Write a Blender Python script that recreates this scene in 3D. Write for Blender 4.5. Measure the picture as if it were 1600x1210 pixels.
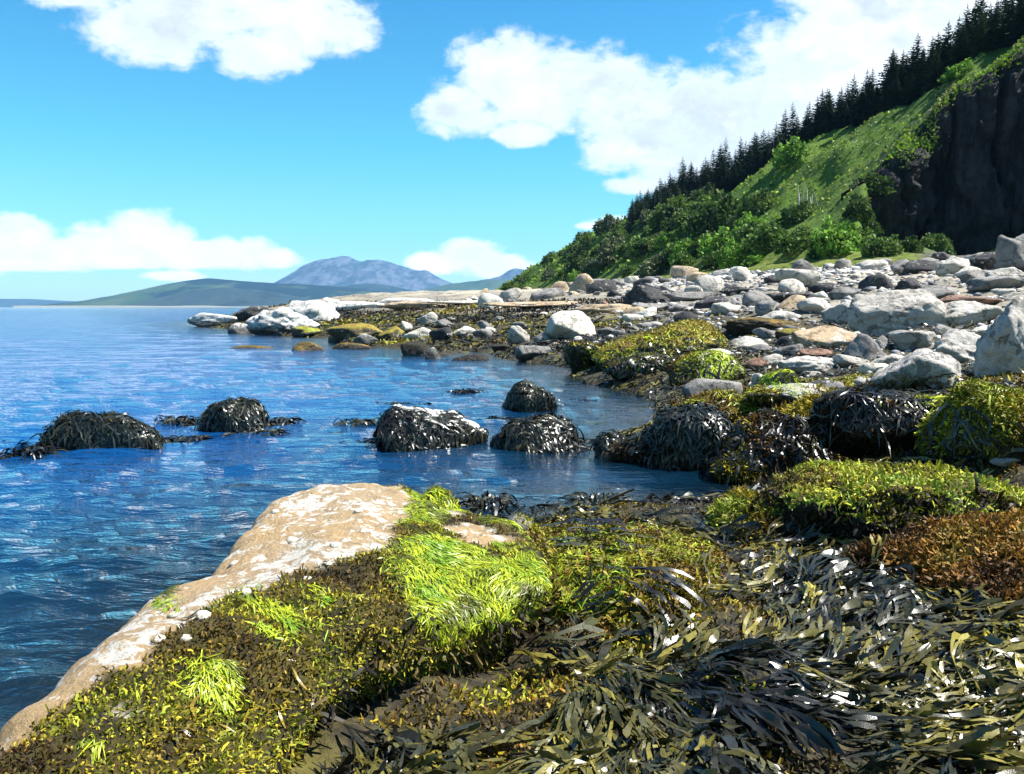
import bpy, bmesh, math, random
import numpy as np
from mathutils import Vector, Matrix
from mathutils.bvhtree import BVHTree

for o in list(bpy.data.objects):
    bpy.data.objects.remove(o)
S = bpy.context.scene
COL = S.collection
R = math.radians
rng = np.random.default_rng(7)
random.seed(7)

# ------------------------------------------------------------------ camera, sky, sun, exposure
CAM_H, FPX, PITCH = 1.6, 1386.0, R(5.15)
cam_d = bpy.data.cameras.new('camera')
cam_d.sensor_width = 36.0
cam_d.lens = 36.0 * FPX / 1600.0
cam_d.clip_start, cam_d.clip_end = 0.05, 60000.0
cam = bpy.data.objects.new('camera', cam_d)
COL.objects.link(cam)
cam.location = (0, 0, CAM_H)
cam.rotation_euler = (R(90) - PITCH, 0, 0)
S.camera = cam

SUN_AZ, SUN_EL = R(94), R(56)          # azimuth clockwise from +Y (the view direction)
SUN_DIR = Vector((math.sin(SUN_AZ) * math.cos(SUN_EL), math.cos(SUN_AZ) * math.cos(SUN_EL), math.sin(SUN_EL)))
SKY_STRENGTH, SUN_STRENGTH = 0.056, 5.0
S.render.engine = 'CYCLES'
S.view_settings.view_transform = 'Standard'
S.view_settings.look = 'None'
S.view_settings.gamma = 1.0
S.view_settings.use_curve_mapping = False
S.view_settings.exposure = 1.4
S.cycles.use_denoising = True
S.cycles.max_bounces = 5
S.cycles.diffuse_bounces = 2
S.cycles.glossy_bounces = 2
S.cycles.transmission_bounces = 3
S.cycles.transparent_max_bounces = 6
S.cycles.volume_bounces = 0
S.cycles.caustics_reflective = False
S.cycles.caustics_refractive = False

sun_d = bpy.data.lights.new('sun', 'SUN')
sun_d.energy = SUN_STRENGTH
sun_d.angle = R(0.53)
sun_d.color = (1.0, 0.96, 0.88)
sun = bpy.data.objects.new('sun', sun_d)
COL.objects.link(sun)
sun.rotation_euler = SUN_DIR.to_track_quat('Z', 'Y').to_euler()
sun.location = SUN_DIR * 50


class NT:
    """small wrapper for building node trees"""
    def __init__(self, tree):
        self.t = tree
        tree.nodes.clear()

    def n(self, kind, inp=None, **props):
        nd = self.t.nodes.new(kind)
        for k, v in props.items():
            setattr(nd, k, v)
        for k, v in (inp or {}).items():
            if isinstance(v, bpy.types.NodeSocket):
                self.t.links.new(v, nd.inputs[k])
            else:
                nd.inputs[k].default_value = v
        return nd

    def math(self, op, a, b=0.0, c=0.0, clamp=False):
        nd = self.t.nodes.new('ShaderNodeMath')
        nd.operation = op
        nd.use_clamp = clamp
        for i, v in enumerate((a, b, c)):
            if isinstance(v, bpy.types.NodeSocket):
                self.t.links.new(v, nd.inputs[i])
            else:
                nd.inputs[i].default_value = v
        return nd.outputs[0]

    def mix(self, fac, a, b, blend='MIX'):
        nd = self.t.nodes.new('ShaderNodeMix')
        nd.data_type = 'RGBA'
        nd.blend_type = blend
        nd.clamp_factor = True
        for i, v in ((0, fac), (6, a), (7, b)):
            if isinstance(v, bpy.types.NodeSocket):
                self.t.links.new(v, nd.inputs[i])
            else:
                if i and len(v) == 3:
                    v = (*v, 1.0)
                nd.inputs[i].default_value = v
        return nd.outputs[2]

    def sstep(self, x, lo, hi):
        nd = self.t.nodes.new('ShaderNodeMapRange')
        nd.interpolation_type = 'SMOOTHSTEP'
        self.t.links.new(x, nd.inputs[0])
        nd.inputs[1].default_value = lo
        nd.inputs[2].default_value = hi
        return nd.outputs[0]

    def noise(self, vec, scale, detail=4.0, rough=0.55, dist=0.0):
        nd = self.n('ShaderNodeTexNoise', {'Scale': scale, 'Detail': detail, 'Roughness': rough, 'Distortion': dist})
        if vec is not None:
            self.t.links.new(vec, nd.inputs['Vector'])
        return nd.outputs['Fac']

    def mapping(self, vec, scale=(1, 1, 1), loc=(0, 0, 0), rot=(0, 0, 0)):
        nd = self.n('ShaderNodeMapping', {'Vector': vec, 'Scale': scale, 'Location': loc, 'Rotation': rot})
        return nd.outputs[0]

    def link(self, a, b):
        self.t.links.new(a, b)


# --- sky: Nishita gradient with cumulus drawn by direction
W = bpy.data.worlds.new('World')
S.world = W
W.use_nodes = True
w = NT(W.node_tree)
sky = w.n('ShaderNodeTexSky', sky_type='NISHITA', sun_disc=False, sun_elevation=SUN_EL, sun_rotation=SUN_AZ,
          altitude=0.0, air_density=1.0, dust_density=0.35, ozone_density=1.6)
tc = w.n('ShaderNodeTexCoord')
sep = w.n('ShaderNodeSeparateXYZ', {'Vector': tc.outputs['Generated']})
az = w.math('ARCTAN2', sep.outputs[0], sep.outputs[1])
el = w.math('ARCSINE', sep.outputs[2])


def px_ae(px, py):
    xc, yc = (px - 800) / FPX, -(py - 605) / FPX
    d = Vector((xc, math.cos(PITCH) + yc * math.sin(PITCH), -math.sin(PITCH) + yc * math.cos(PITCH))).normalized()
    return math.atan2(d.x, d.y), math.asin(d.z)


CLOUDS = [  # image px, py, half width, half height of each heap of the cumulus seen from the shore
    (300, -10, 190, 60), (470, 35, 125, 48), (400, 85, 80, 38), (250, 45, 110, 55), (150, -20, 120, 35),
    (800, 130, 105, 75), (900, 140, 120, 75), (720, 170, 70, 45), (960, 165, 85, 65), (820, 210, 55, 22),
    (1110, 190, 160, 85), (1000, 230, 110, 45), (1200, 230, 190, 80), (1080, 270, 110, 40), (1300, 110, 170, 120), (1420, 60, 180, 120),
    (1330, 30, 120, 70), (1250, 140, 130, 80), (1500, 40, 160, 120), (1650, 40, 160, 110), (1800, 80, 190, 90),
    (38, 376, 48, 38), (95, 396, 60, 26), (152, 384, 52, 34), (222, 368, 52, 42), (262, 384, 50, 36), (318, 396, 48, 24), (352, 390, 34, 22), (400, 394, 42, 27), (440, 402, 32, 16),
    (60, 412, 110, 12), (250, 408, 200, 14), (272, 431, 50, 9), (-60, 385, 70, 40), (-170, 395, 80, 40),
    (735, 398, 58, 26), (690, 410, 55, 18), (770, 415, 70, 22), (800, 425, 60, 20),
    (960, 345, 50, 12), (1000, 290, 60, 16), (925, 352, 24, 8),
]


def cloud_field(az, el):
    cur = None
    for px, py, hw, hh in CLOUDS:
        a0, e0 = px_ae(px, py)
        dx = w.math('MULTIPLY', w.math('SUBTRACT', az, a0), FPX / hw)
        dy = w.math('MULTIPLY', w.math('SUBTRACT', el, e0), FPX / hh)
        q = w.math('SUBTRACT', 1.0, w.math('ADD', w.math('MULTIPLY', dx, dx), w.math('MULTIPLY', dy, dy)))
        cur = q if cur is None else w.math('SMOOTH_MAX', cur, q, 0.22)
    return cur


cv = w.n('ShaderNodeCombineXYZ', {'X': az, 'Y': w.math('MULTIPLY', el, 1.5), 'Z': 0.0}).outputs[0]
n_big = w.noise(cv, 9.0, 3.0, 0.5)
n_fine = w.noise(cv, 24.0, 9.0, 0.62, 0.2)
base = cloud_field(az, el)
# beyond the frame: the same fair-weather cumulus, scattered
n_all = w.noise(w.mapping(tc.outputs['Generated'], (2.2, 2.2, 4.5), (3.1, 0.4, 0.0)), 1.0, 4.0, 0.5)
away = w.sstep(w.math('ABSOLUTE', az), 0.72, 0.95)
high = w.sstep(el, 0.42, 0.55)
out_of_view = w.math('MAXIMUM', away, high)
scatter = w.math('SUBTRACT', w.math('MULTIPLY', w.math('SUBTRACT', n_all, 0.60), 9.0), w.math('MULTIPLY', w.math('SUBTRACT', 1.0, out_of_view), 4.0))
base = w.math('MAXIMUM', w.math('MAXIMUM', base, -1.5), scatter)
dens = w.math('ADD', base, w.math('ADD', w.math('MULTIPLY', w.math('SUBTRACT', n_big, 0.5), 1.5), w.math('MULTIPLY', w.math('SUBTRACT', n_fine, 0.5), 2.4)))
mask = w.sstep(dens, -0.16, 0.62)
mask = w.math('MULTIPLY', mask, w.sstep(el, 0.0, 0.012))
thick = w.sstep(dens, 0.3, 1.5)
# billow shading: compare fine noise here with noise a little towards the sun
cv2 = w.mapping(cv, (1, 1, 1), (0.012, 0.022, 0))
n_shift = w.noise(cv2, 24.0, 9.0, 0.62, 0.2)
bill = w.math('ADD', 0.5, w.math('MULTIPLY', w.math('SUBTRACT', n_fine, n_shift), 2.6), clamp=True)
n_soft = w.noise(cv, 5.0, 4.0, 0.5)
lightness = w.sstep(w.math('MULTIPLY', w.math('ADD', bill, w.sstep(n_soft, 0.38, 0.60)), 0.5), 0.12, 0.72)
cloud_c = w.mix(lightness, (4.9, 5.3, 6.0), (8.4, 8.5, 8.6))
cloud_c = w.mix(thick, (7.2, 7.9, 8.2), cloud_c)
ramp = w.n('ShaderNodeValToRGB', {'Fac': w.math('MULTIPLY', el, 1.0 / R(45))})
cr = ramp.color_ramp
cr.elements[0].position, cr.elements[0].color = 0.03, (0.86, 1.26, 1.36, 1)
cr.elements[1].position, cr.elements[1].color = 1.0, (0.23, 0.72, 1.20, 1)
for ps, cc in ((0.10, (0.62, 1.24, 1.20, 1)), (0.22, (0.375, 1.18, 1.22, 1)), (0.40, (0.26, 1.0, 1.28, 1))):
    e_ = cr.elements.new(ps)
    e_.color = cc
low_b = w.math('ADD', 1.0, w.math('MULTIPLY', w.math('SUBTRACT', 1.0, w.sstep(el, 0.05, 0.13)), 0.5))
cb = w.n('ShaderNodeVectorMath', {0: cloud_c}, operation='SCALE')
w.link(low_b, cb.inputs['Scale'])
cloud_c = cb.outputs[0]
sky_c = w.mix(1.0, sky.outputs[0], ramp.outputs[0], 'MULTIPLY')
final = w.mix(w.math('MULTIPLY', mask, 0.95), sky_c, cloud_c)
bg = w.n('ShaderNodeBackground', {'Color': final, 'Strength': SKY_STRENGTH})
wo = w.n('ShaderNodeOutputWorld', {'Surface': bg.outputs[0]})
W.cycles.sampling_method = 'MANUAL'
W.cycles.sample_map_resolution = 512


# ------------------------------------------------------------------ numeric helpers
def ray(px, py):
    xc, yc = (px - 800) / FPX, -(py - 605) / FPX
    return np.array([xc, math.cos(PITCH) + yc * math.sin(PITCH), -math.sin(PITCH) + yc * math.cos(PITCH)])


def at(px, py, z=0.0):
    d = ray(px, py)
    t = (z - CAM_H) / d[2]
    return np.array([0, 0, CAM_H]) + d * t


def _h(ix, iy, iz, seed):
    h = (ix.astype(np.uint32) * np.uint32(374761393) + iy.astype(np.uint32) * np.uint32(668265263)
         + iz.astype(np.uint32) * np.uint32(2147483647) + np.uint32(seed * 974711 % 4294967291))
    h = (h ^ (h >> np.uint32(13))) * np.uint32(1274126177)
    h = h ^ (h >> np.uint32(16))
    return (h & np.uint32(0xffffff)).astype(np.float64) / 8388607.5 - 1.0


def vnoise(P, seed=0):
    P = np.asarray(P, float)
    i = np.floor(P).astype(np.int64)
    f = P - i
    u = f * f * f * (f * (f * 6 - 15) + 10)
    i = i & 0xffffffff
    o = 0
    for dx in (0, 1):
        wx = u[:, 0] if dx else 1 - u[:, 0]
        for dy in (0, 1):
            wy = u[:, 1] if dy else 1 - u[:, 1]
            for dz in (0, 1):
                wz = u[:, 2] if dz else 1 - u[:, 2]
                o = o + wx * wy * wz * _h(i[:, 0] + dx, i[:, 1] + dy, i[:, 2] + dz, seed)
    return o


def fbm(P, octs=4, seed=0, gain=0.5, lac=2.03):
    P = np.asarray(P, float)
    a, s, o = 1.0, 0.0, 0.0
    for k in range(octs):
        o = o + a * vnoise(P * lac ** k + 17.3 * k, seed + k)
        s += a
        a *= gain
    return o / s


def fbm2(x, y, sc, octs=4, seed=0, gain=0.5):
    return fbm(np.stack([x * sc, y * sc, np.full_like(x, 0.37)], 1), octs, seed, gain)


def sst(x, a, b):
    t = np.clip((x - a) / (b - a), 0, 1)
    return t * t * (3 - 2 * t)


def sdf(x, y, line, closing):
    """signed distance to an open line; positive inside the polygon line+closing"""
    d2 = np.full(x.shape, 1e18)
    for (ax, ay), (bx, by) in zip(line[:-1], line[1:]):
        vx, vy = bx - ax, by - ay
        t = np.clip(((x - ax) * vx + (y - ay) * vy) / (vx * vx + vy * vy), 0, 1)
        d2 = np.minimum(d2, (x - ax - t * vx) ** 2 + (y - ay - t * vy) ** 2)
    poly = list(line) + list(closing)
    ins = np.zeros(x.shape, bool)
    for (ax, ay), (bx, by) in zip(poly, poly[1:] + poly[:1]):
        if ay != by:
            c = ((ay > y) != (by > y)) & (x < (bx - ax) * (y - ay) / (by - ay) + ax)
            ins ^= c
    return np.where(ins, 1, -1) * np.sqrt(d2)


# ------------------------------------------------------------------ the lie of the land
def p2(px, py):
    q = at(px, py)
    return (q[0], q[1])


SHORE = [(-1.62, -8), (-1.62, 0), (-1.62, 3.6), (-1.55, 5.0), (-1.05, 5.7), (-0.3, 6.1), (0.3, 6.6), p2(960, 800), p2(1020, 785), p2(1080, 790), p2(1160, 775),
         p2(1190, 745), p2(1120, 715), p2(1040, 722), p2(950, 705), p2(955, 690), p2(1030, 672), p2(1035, 640), p2(1000, 612), p2(920, 600),
         p2(890, 575), p2(800, 562), p2(740, 548), p2(690, 556), p2(640, 546), p2(540, 540), p2(530, 530), p2(470, 526), p2(380, 518), p2(300, 507),
         (-34, 100), (-22, 125), (-16, 160), (-20, 220), (-32, 320), (-40, 520)]
SHORE_C = [(400, 520), (400, -8)]
FOOT = [(44, -8), (37, 20), (31, 38), (26, 50), (21.8, 61), (18.8, 70), (16, 85), (11.5, 110), (5.5, 157), (0, 200), (-12, 300), (-26, 520)]
FOOT_C = [(400, 520), (400, -8)]
CUT = [(20.0, 56), (27.5, 71), (30.6, 77.5), (34.2, 78.4), (36.2, 80.4), (42, 79), (50, 77), (62, 68.5), (92, 50)]
CUT_C = [(92, -8), (24, -8)]
Z_GRASS = 4.2


def beach_z(x, y):
    sd = sdf(x, y, SHORE, SHORE_C)
    sg = sdf(x, y, FOOT, FOOT_C)
    d, g = np.maximum(sd, 0), np.maximum(-sg, 0)
    z = Z_GRASS * d / (d + g + 1e-6) + 0.05 * np.maximum(sg, 0)
    z += 0.10 * sst(sd, -0.15, 0.6)
    under = np.maximum(-sd, 0)
    z = np.where(sd < 0, -0.30 * under ** 0.75, z)
    z = np.maximum(z, -1.6)
    # low rocky ridge of the point on the far side of the inlet
    rid = np.exp(-((x + 14) / 13) ** 2 - ((y - 84) / 11) ** 2) * 1.3
    z += rid * sst(sd, 0.3, 5)
    z += 0.5 * np.exp(-((x - 4.4) / 2.4) ** 2 - ((y - 8.6) / 2.6) ** 2) * sst(sd, 0.2, 1.6)
    r = np.hypot(x, y)
    n = fbm2(x, y, 0.45, 4, 3) * 0.30 + fbm2(x, y, 2.2, 3, 9) * 0.10
    z += n * sst(sd, -0.6, 1.6) * sst(r, 0.5, 9) * 0.9
    z += fbm2(x, y, 1.5, 4, 21) * 0.19 * (1 - sst(r, 5, 10)) * sst(sd, -0.1, 0.5)
    return z, sd, sg


def hill_z(x, y, cut=True):
    zb, sd, sg = beach_z(x, y)
    s = np.maximum(sg, 0)
    prof = np.where(s < 4, 0.13 * s, 0.52 + (s - 4) * 0.66)
    prof = np.where(s > 27, 0.52 + 23 * 0.66 + (s - 27) * 0.36, prof)
    prof = np.minimum(prof, 15.7 + 14 + (s - 66) * 0.1)
    prof *= (1 - 0.72 * sst(y, 215, 470)) * (1 + 0.22 * (1 - sst(y, 70, 120)))
    relief = fbm2(x, y, 0.06, 5, 41) * 3.4 + fbm2(x, y, 0.2, 4, 44) * 1.5
    prof += relief * sst(s, 5, 14) * (1 - 0.5 * sst(s, 30, 50))
    e = sdf(x, y, CUT, CUT_C)
    low = (0.12 * s + 0.4 * fbm2(x, y, 0.25, 3, 47)) * (1 - 0.85 * sst(x / np.maximum(y, 1), 0.43, 0.50))
    if cut:
        d1 = np.abs(sdf(x, y, CUT[:3], [CUT[0]]))
        d2 = np.abs(sdf(x, y, CUT[2:], [CUT[2]]))
        e2 = e + 3.4 * sst(d1 - d2, 0, 2.5)
    wcut = sst(e2, -0.2, 0.9) if cut else 0.0
    prof = np.where(prof > low, prof * (1 - wcut) + low * wcut, prof)
    return zb + prof, sg, e


def ground_hit(px, py):
    d = ray(px, py)
    t = np.exp(np.linspace(math.log(1.2), math.log(420), 2600))
    x, y, z = d[0] * t, d[1] * t, CAM_H + d[2] * t
    zb, sd, sg = beach_z(x, y)
    zb = np.maximum(zb, 0.0)
    k = np.argmax(z < zb)
    if not (z < zb).any():
        k = len(t) - 1
    return np.array([x[k], y[k], zb[k]])


# ------------------------------------------------------------------ mesh helpers
def mesh_data(name, V, F, mat=None, smooth=True, tint=None, attrs=None):
    V = np.ascontiguousarray(V, dtype=np.float32)
    F = np.ascontiguousarray(F, dtype=np.int32)
    me = bpy.data.meshes.new(name)
    k = F.shape[1]
    me.vertices.add(len(V))
    me.vertices.foreach_set('co', V.ravel())
    me.loops.add(F.size)
    me.loops.foreach_set('vertex_index', F.ravel())
    me.polygons.add(len(F))
    me.polygons.foreach_set('loop_start', np.arange(0, F.size, k, dtype=np.int32))
    try:
        me.polygons.foreach_set('loop_total', np.full(len(F), k, dtype=np.int32))
    except Exception:
        pass
    me.polygons.foreach_set('use_smooth', np.full(len(F), bool(smooth)))
    if tint is not None:
        c = np.ones((len(V), 4), np.float32)
        c[:, :3] = tint
        a = me.attributes.new('tint', 'FLOAT_COLOR', 'POINT')
        a.data.foreach_set('color', c.ravel())
    for an, av in (attrs or {}).items():
        a = me.attributes.new(an, 'FLOAT', 'POINT')
        a.data.foreach_set('value', np.ascontiguousarray(av, dtype=np.float32))
    me.update(calc_edges=True)
    if mat is not None:
        me.materials.append(mat)
    return me


def link(name, me, parent=None, loc=(0, 0, 0), kind=None):
    o = bpy.data.objects.new(name, me)
    COL.objects.link(o)
    o.location = loc
    if parent is not None:
        o.parent = parent
    if kind:
        o['kind'] = kind
    return o


def tag(o, label, cat, group=None, kind=None):
    o['label'] = label
    o['category'] = cat
    if group:
        o['group'] = group
    if kind:
        o['kind'] = kind
    return o


def grid_faces(n, m):
    a = np.arange(n * m).reshape(n, m)
    return np.stack([a[:-1, :-1].ravel(), a[1:, :-1].ravel(), a[1:, 1:].ravel(), a[:-1, 1:].ravel()], 1)


def drop_faces(V, F, keep_f):
    F = F[keep_f]
    used = np.unique(F)
    m = np.full(len(V), -1)
    m[used] = np.arange(len(used))
    return used, m[F]


# ------------------------------------------------------------------ materials
def new_mat(name):
    m = bpy.data.materials.new(name)
    m.use_nodes = True
    return m, NT(m.node_tree)


def finish(t, m, color, rough=0.8, bump=None, bump_s=0.4, bump_d=0.02, spec=0.4, extra=None):
    inp = {'Roughness': rough, 'Specular IOR Level': spec}
    p = t.n('ShaderNodeBsdfPrincipled', inp)
    if isinstance(color, bpy.types.NodeSocket):
        t.link(color, p.inputs['Base Color'])
    else:
        p.inputs['Base Color'].default_value = (*color, 1)
    if bump is not None:
        b = t.n('ShaderNodeBump', {'Height': bump, 'Strength': bump_s, 'Distance': bump_d})
        t.link(b.outputs[0], p.inputs['Normal'])
    for k, v in (extra or {}).items():
        if isinstance(v, bpy.types.NodeSocket):
            t.link(v, p.inputs[k])
        else:
            p.inputs[k].default_value = v
    t.n('ShaderNodeOutputMaterial', {'Surface': p.outputs[0]})
    return p


def rock_mat(name, c1, c2, barn=0.0, barn_scale=9.0, moss=None, moss_amt=0.0, wet=0.45, dark=(0.018, 0.017, 0.013), pits=0.5, scale=1.0, white=(0.62, 0.6, 0.56), cracks=0.6):
    m, t = new_mat(name)
    geo = t.n('ShaderNodeNewGeometry')
    P = geo.outputs['Position']
    N = t.n('ShaderNodeSeparateXYZ', {'Vector': geo.outputs['Normal']}).outputs[2]
    Z = t.n('ShaderNodeSeparateXYZ', {'Vector': P}).outputs[2]
    big = t.noise(P, 1.3 * scale, 5, 0.6)
    mid = t.noise(P, 7.0 * scale, 6, 0.65)
    fin = t.noise(P, 26.0 * scale, 7, 0.75)
    c = t.mix(t.sstep(big, 0.35, 0.65), c1, c2)
    c = t.mix(t.math('MULTIPLY', t.sstep(mid, 0.5, 0.72), 0.65), c, tuple(v * 0.45 for v in c1))
    vor = t.n('ShaderNodeTexVoronoi', {'Vector': t.mapping(P, (1, 1, 1.6)), 'Scale': 1.1 * scale}, feature='DISTANCE_TO_EDGE')
    crack = t.math('SUBTRACT', 1.0, t.sstep(t.math('ADD', vor.outputs['Distance'], t.math('MULTIPLY', t.math('SUBTRACT', mid, 0.5), 0.8)), 0.0, 0.025))
    pit = t.math('MULTIPLY', t.sstep(fin, 0.56, 0.70), pits)
    c = t.mix(pit, c, tuple(v * 0.30 for v in c1))
    c = t.mix(t.math('MULTIPLY', crack, cracks), c, tuple(v * 0.2 for v in c1))
    if barn > 0:
        bn = t.noise(P, barn_scale, 7, 0.68, 0.6)
        bm = t.noise(P, barn_scale * 0.22, 3, 0.5)
        v = t.math('ADD', bn, t.math('MULTIPLY', t.math('SUBTRACT', bm, 0.5), 0.5))
        bf = t.sstep(v, 0.62 - barn * 0.25, 0.66 - barn * 0.25)
        c = t.mix(t.math('MULTIPLY', bf, 0.92), c, t.mix(t.sstep(fin, 0.35, 0.6), white, tuple(v * 0.75 for v in white)))
    # tide stain: the foot of each rock stays dark with the weed film that the sea wets
    edge = t.math('ADD', Z, t.math('MULTIPLY', t.math('SUBTRACT', mid, 0.5), 0.7))
    wetf = t.math('SUBTRACT', 1.0, t.sstep(edge, wet - 0.2, wet + 0.12))
    c = t.mix(t.math('MULTIPLY', wetf, 0.88), c, dark)
    if moss is not None:
        mm = t.math('ADD', N, t.math('ADD', t.math('MULTIPLY', t.math('SUBTRACT', mid, 0.5), 1.3), t.math('MULTIPLY', t.math('SUBTRACT', big, 0.5), 1.2)))
        mf = t.sstep(mm, 1.0 - moss_amt, 1.18 - moss_amt)
        mc = t.mix(t.sstep(fin, 0.4, 0.65), moss, tuple(v * 0.45 for v in moss))
        mc = t.mix(t.sstep(t.noise(P, 2.3, 3), 0.45, 0.65), mc, (0.20, 0.12, 0.025))
        c = t.mix(mf, c, mc)
    if name == 'barnacle_rock':
        wa = t.n('ShaderNodeAttribute', attribute_name='weed').outputs['Fac']
        ga = t.n('ShaderNodeAttribute', attribute_name='green').outputs['Fac']
        c = t.mix(wa, c, t.mix(t.sstep(mid, 0.4, 0.6), (0.022, 0.018, 0.007), (0.085, 0.068, 0.012)))
        c = t.mix(t.math('MULTIPLY', ga, 0.9), c, t.mix(t.sstep(fin, 0.35, 0.65), (0.22, 0.29, 0.015), (0.06, 0.10, 0.010)))
    h = t.math('ADD', t.math('MULTIPLY', mid, 0.7), t.math('ADD', t.math('MULTIPLY', fin, 0.35), t.math('MULTIPLY', crack, -cracks)))
    rgh = t.mix(wetf, (0.85,) * 3, (0.45,) * 3)
    finish(t, m, c, rgh, h, 1.0, 0.09 / scale ** 0.5, 0.3)
    return m


PALE = rock_mat('pale_rock', (0.48, 0.445, 0.385), (0.35, 0.325, 0.285), barn=0.15, wet=0.35)
CREAM = rock_mat('cream_rock', (0.62, 0.58, 0.48), (0.5, 0.46, 0.38), barn=0.3, wet=0.3, pits=0.3)
GREY = rock_mat('grey_rock', (0.27, 0.255, 0.235), (0.145, 0.138, 0.13), wet=0.3, pits=0.45)
DARK = rock_mat('dark_rock', (0.06, 0.058, 0.058), (0.035, 0.035, 0.037), barn=0.02, wet=0.3)
RED = rock_mat('red_rock', (0.30, 0.17, 0.12), (0.22, 0.14, 0.10), wet=0.3, pits=0.3)
TANR = rock_mat('tan_rock', (0.42, 0.31, 0.19), (0.36, 0.28, 0.19), wet=0.3, pits=0.3, barn=0.1)
BARN = rock_mat('barnacle_rock', (0.40, 0.275, 0.14), (0.34, 0.25, 0.15), barn=0.40, barn_scale=17.0, wet=0.22, pits=0.4, white=(0.66, 0.63, 0.56), scale=1.4, cracks=0.0)
ROUGH = rock_mat('rough_rock', (0.50, 0.47, 0.42), (0.37, 0.345, 0.31), barn=0.2, barn_scale=14, wet=0.5, pits=0.9, scale=1.4)
WHITEB = rock_mat('white_rock', (0.58, 0.56, 0.52), (0.44, 0.43, 0.41), barn=0.42, barn_scale=3.0, wet=0.5, pits=0.5, white=(0.75, 0.73, 0.68))
OLIVE = rock_mat('olive_weed_rock', (0.10, 0.08, 0.05), (0.07, 0.06, 0.03), barn=0.05, moss=(0.30, 0.25, 0.035), moss_amt=0.62, wet=0.25)
LIME = rock_mat('lime_weed_rock', (0.12, 0.10, 0.07), (0.05, 0.045, 0.03), barn=0.08, moss=(0.30, 0.36, 0.03), moss_amt=0.45, wet=0.3)
BROWN = rock_mat('brown_weed_rock', (0.045, 0.035, 0.02), (0.03, 0.025, 0.015), moss=(0.12, 0.085, 0.02), moss_amt=0.4, wet=0.2)
WEEDY = rock_mat('weed_bed_rock', (0.02, 0.019, 0.013), (0.03, 0.026, 0.016), wet=0.2, pits=0.3)
WHTOP = rock_mat('white_topped_rock', (0.03, 0.028, 0.02), (0.05, 0.045, 0.03), moss=None, barn=0.1, wet=0.62)


def tint_mat(name, rough=0.5, spec=0.5, trans=0.0, bump=0.0, coat=0.0, vary=0.35, bscale=300.0):
    m, t = new_mat(name)
    a = t.n('ShaderNodeAttribute', attribute_name='tint')
    P = t.n('ShaderNodeNewGeometry').outputs['Position']
    nz = t.noise(P, 60.0, 3, 0.6)
    c = t.mix(t.math('MULTIPLY', t.sstep(nz, 0.4, 0.7), vary), a.outputs['Color'], t.mix(1.0, a.outputs['Color'], (0.35, 0.3, 0.3), 'MULTIPLY'))
    ex = {}
    if coat:
        ex['Coat Weight'] = coat
        ex['Coat Roughness'] = 0.25
    p = finish(t, m, c, rough, t.noise(P, bscale, 2) if bump else None, bump, 0.003, spec, ex)
    if trans:
        tr = t.n('ShaderNodeBsdfTranslucent', {'Color': c})
        mx = t.n('ShaderNodeMixShader', {0: trans, 1: p.outputs[0], 2: tr.outputs[0]})
        out = [n for n in t.t.nodes if n.type == 'OUTPUT_MATERIAL'][0]
        t.link(mx.outputs[0], out.inputs['Surface'])
    return m


WRACK = tint_mat('wrack_leather', 0.30, 0.42, 0.0, 0.22, 0.0, 0.6)
TURF = tint_mat('weed_turf', 0.6, 0.3, 0.15)
HAIR = tint_mat('green_hair_weed', 0.4, 0.5, 0.3, vary=0.2)
LEAF = tint_mat('foliage', 0.6, 0.25, 0.35, vary=0.12)
NEEDLE = tint_mat('spruce_needles', 0.7, 0.2, 0.08, vary=0.2)
STONE = tint_mat('cobble_stone', 0.85, 0.3, 0.0, 0.6, vary=0.6, bscale=40.0)

m, t = new_mat('bark')
BARK = m
finish(t, m, (0.05, 0.035, 0.025), 0.9, t.noise(None, 30.0, 4), 0.5)

# ground
m, t = new_mat('shore_ground')
GROUND = m
P = t.n('ShaderNodeNewGeometry').outputs['Position']
up = t.n('ShaderNodeAttribute', attribute_name='rise').outputs['Fac']
big = t.noise(P, 0.35, 5, 0.62)
mid = t.noise(P, 2.6, 6, 0.65)
fin = t.noise(P, 16.0, 5, 0.7)
pb = t.n('ShaderNodeTexVoronoi', {'Vector': P, 'Scale': 5.0}, feature='F1')
peb = t.mix(t.n('ShaderNodeSeparateColor', {'Color': pb.outputs['Color']}).outputs[0], (0.30, 0.28, 0.25), (0.56, 0.53, 0.47))
peb = t.mix(t.sstep(pb.outputs['Distance'], 0.3, 0.6), peb, (0.10, 0.095, 0.08))
c = t.mix(t.sstep(big, 0.42, 0.6), peb, (0.42, 0.37, 0.27))
c = t.mix(t.math('MULTIPLY', t.sstep(mid, 0.52, 0.62), 0.6), c, (0.14, 0.12, 0.085))
weed = t.mix(t.sstep(fin, 0.42, 0.62), (0.016, 0.014, 0.008), (0.06, 0.048, 0.018))
weed = t.mix(t.sstep(t.noise(P, 1.1, 4), 0.52, 0.66), weed, (0.10, 0.09, 0.012))
lev = t.math('ADD', up, t.math('ADD', t.math('MULTIPLY', t.math('SUBTRACT', big, 0.5), 1.5), t.math('MULTIPLY', t.math('SUBTRACT', mid, 0.5), 0.9)))
c = t.mix(t.math('MULTIPLY', t.math('SUBTRACT', 1.0, t.sstep(lev, 2.4, 3.3)), 0.55), c, t.mix(t.sstep(fin, 0.4, 0.6), (0.045, 0.04, 0.03), (0.16, 0.145, 0.11)))
c = t.mix(t.sstep(lev, 0.95, 1.6), weed, c)
c = t.mix(t.sstep(lev, 3.4, 3.8), c, t.mix(t.sstep(fin, 0.35, 0.6), (0.60, 0.58, 0.54), (0.36, 0.35, 0.33)))
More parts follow.
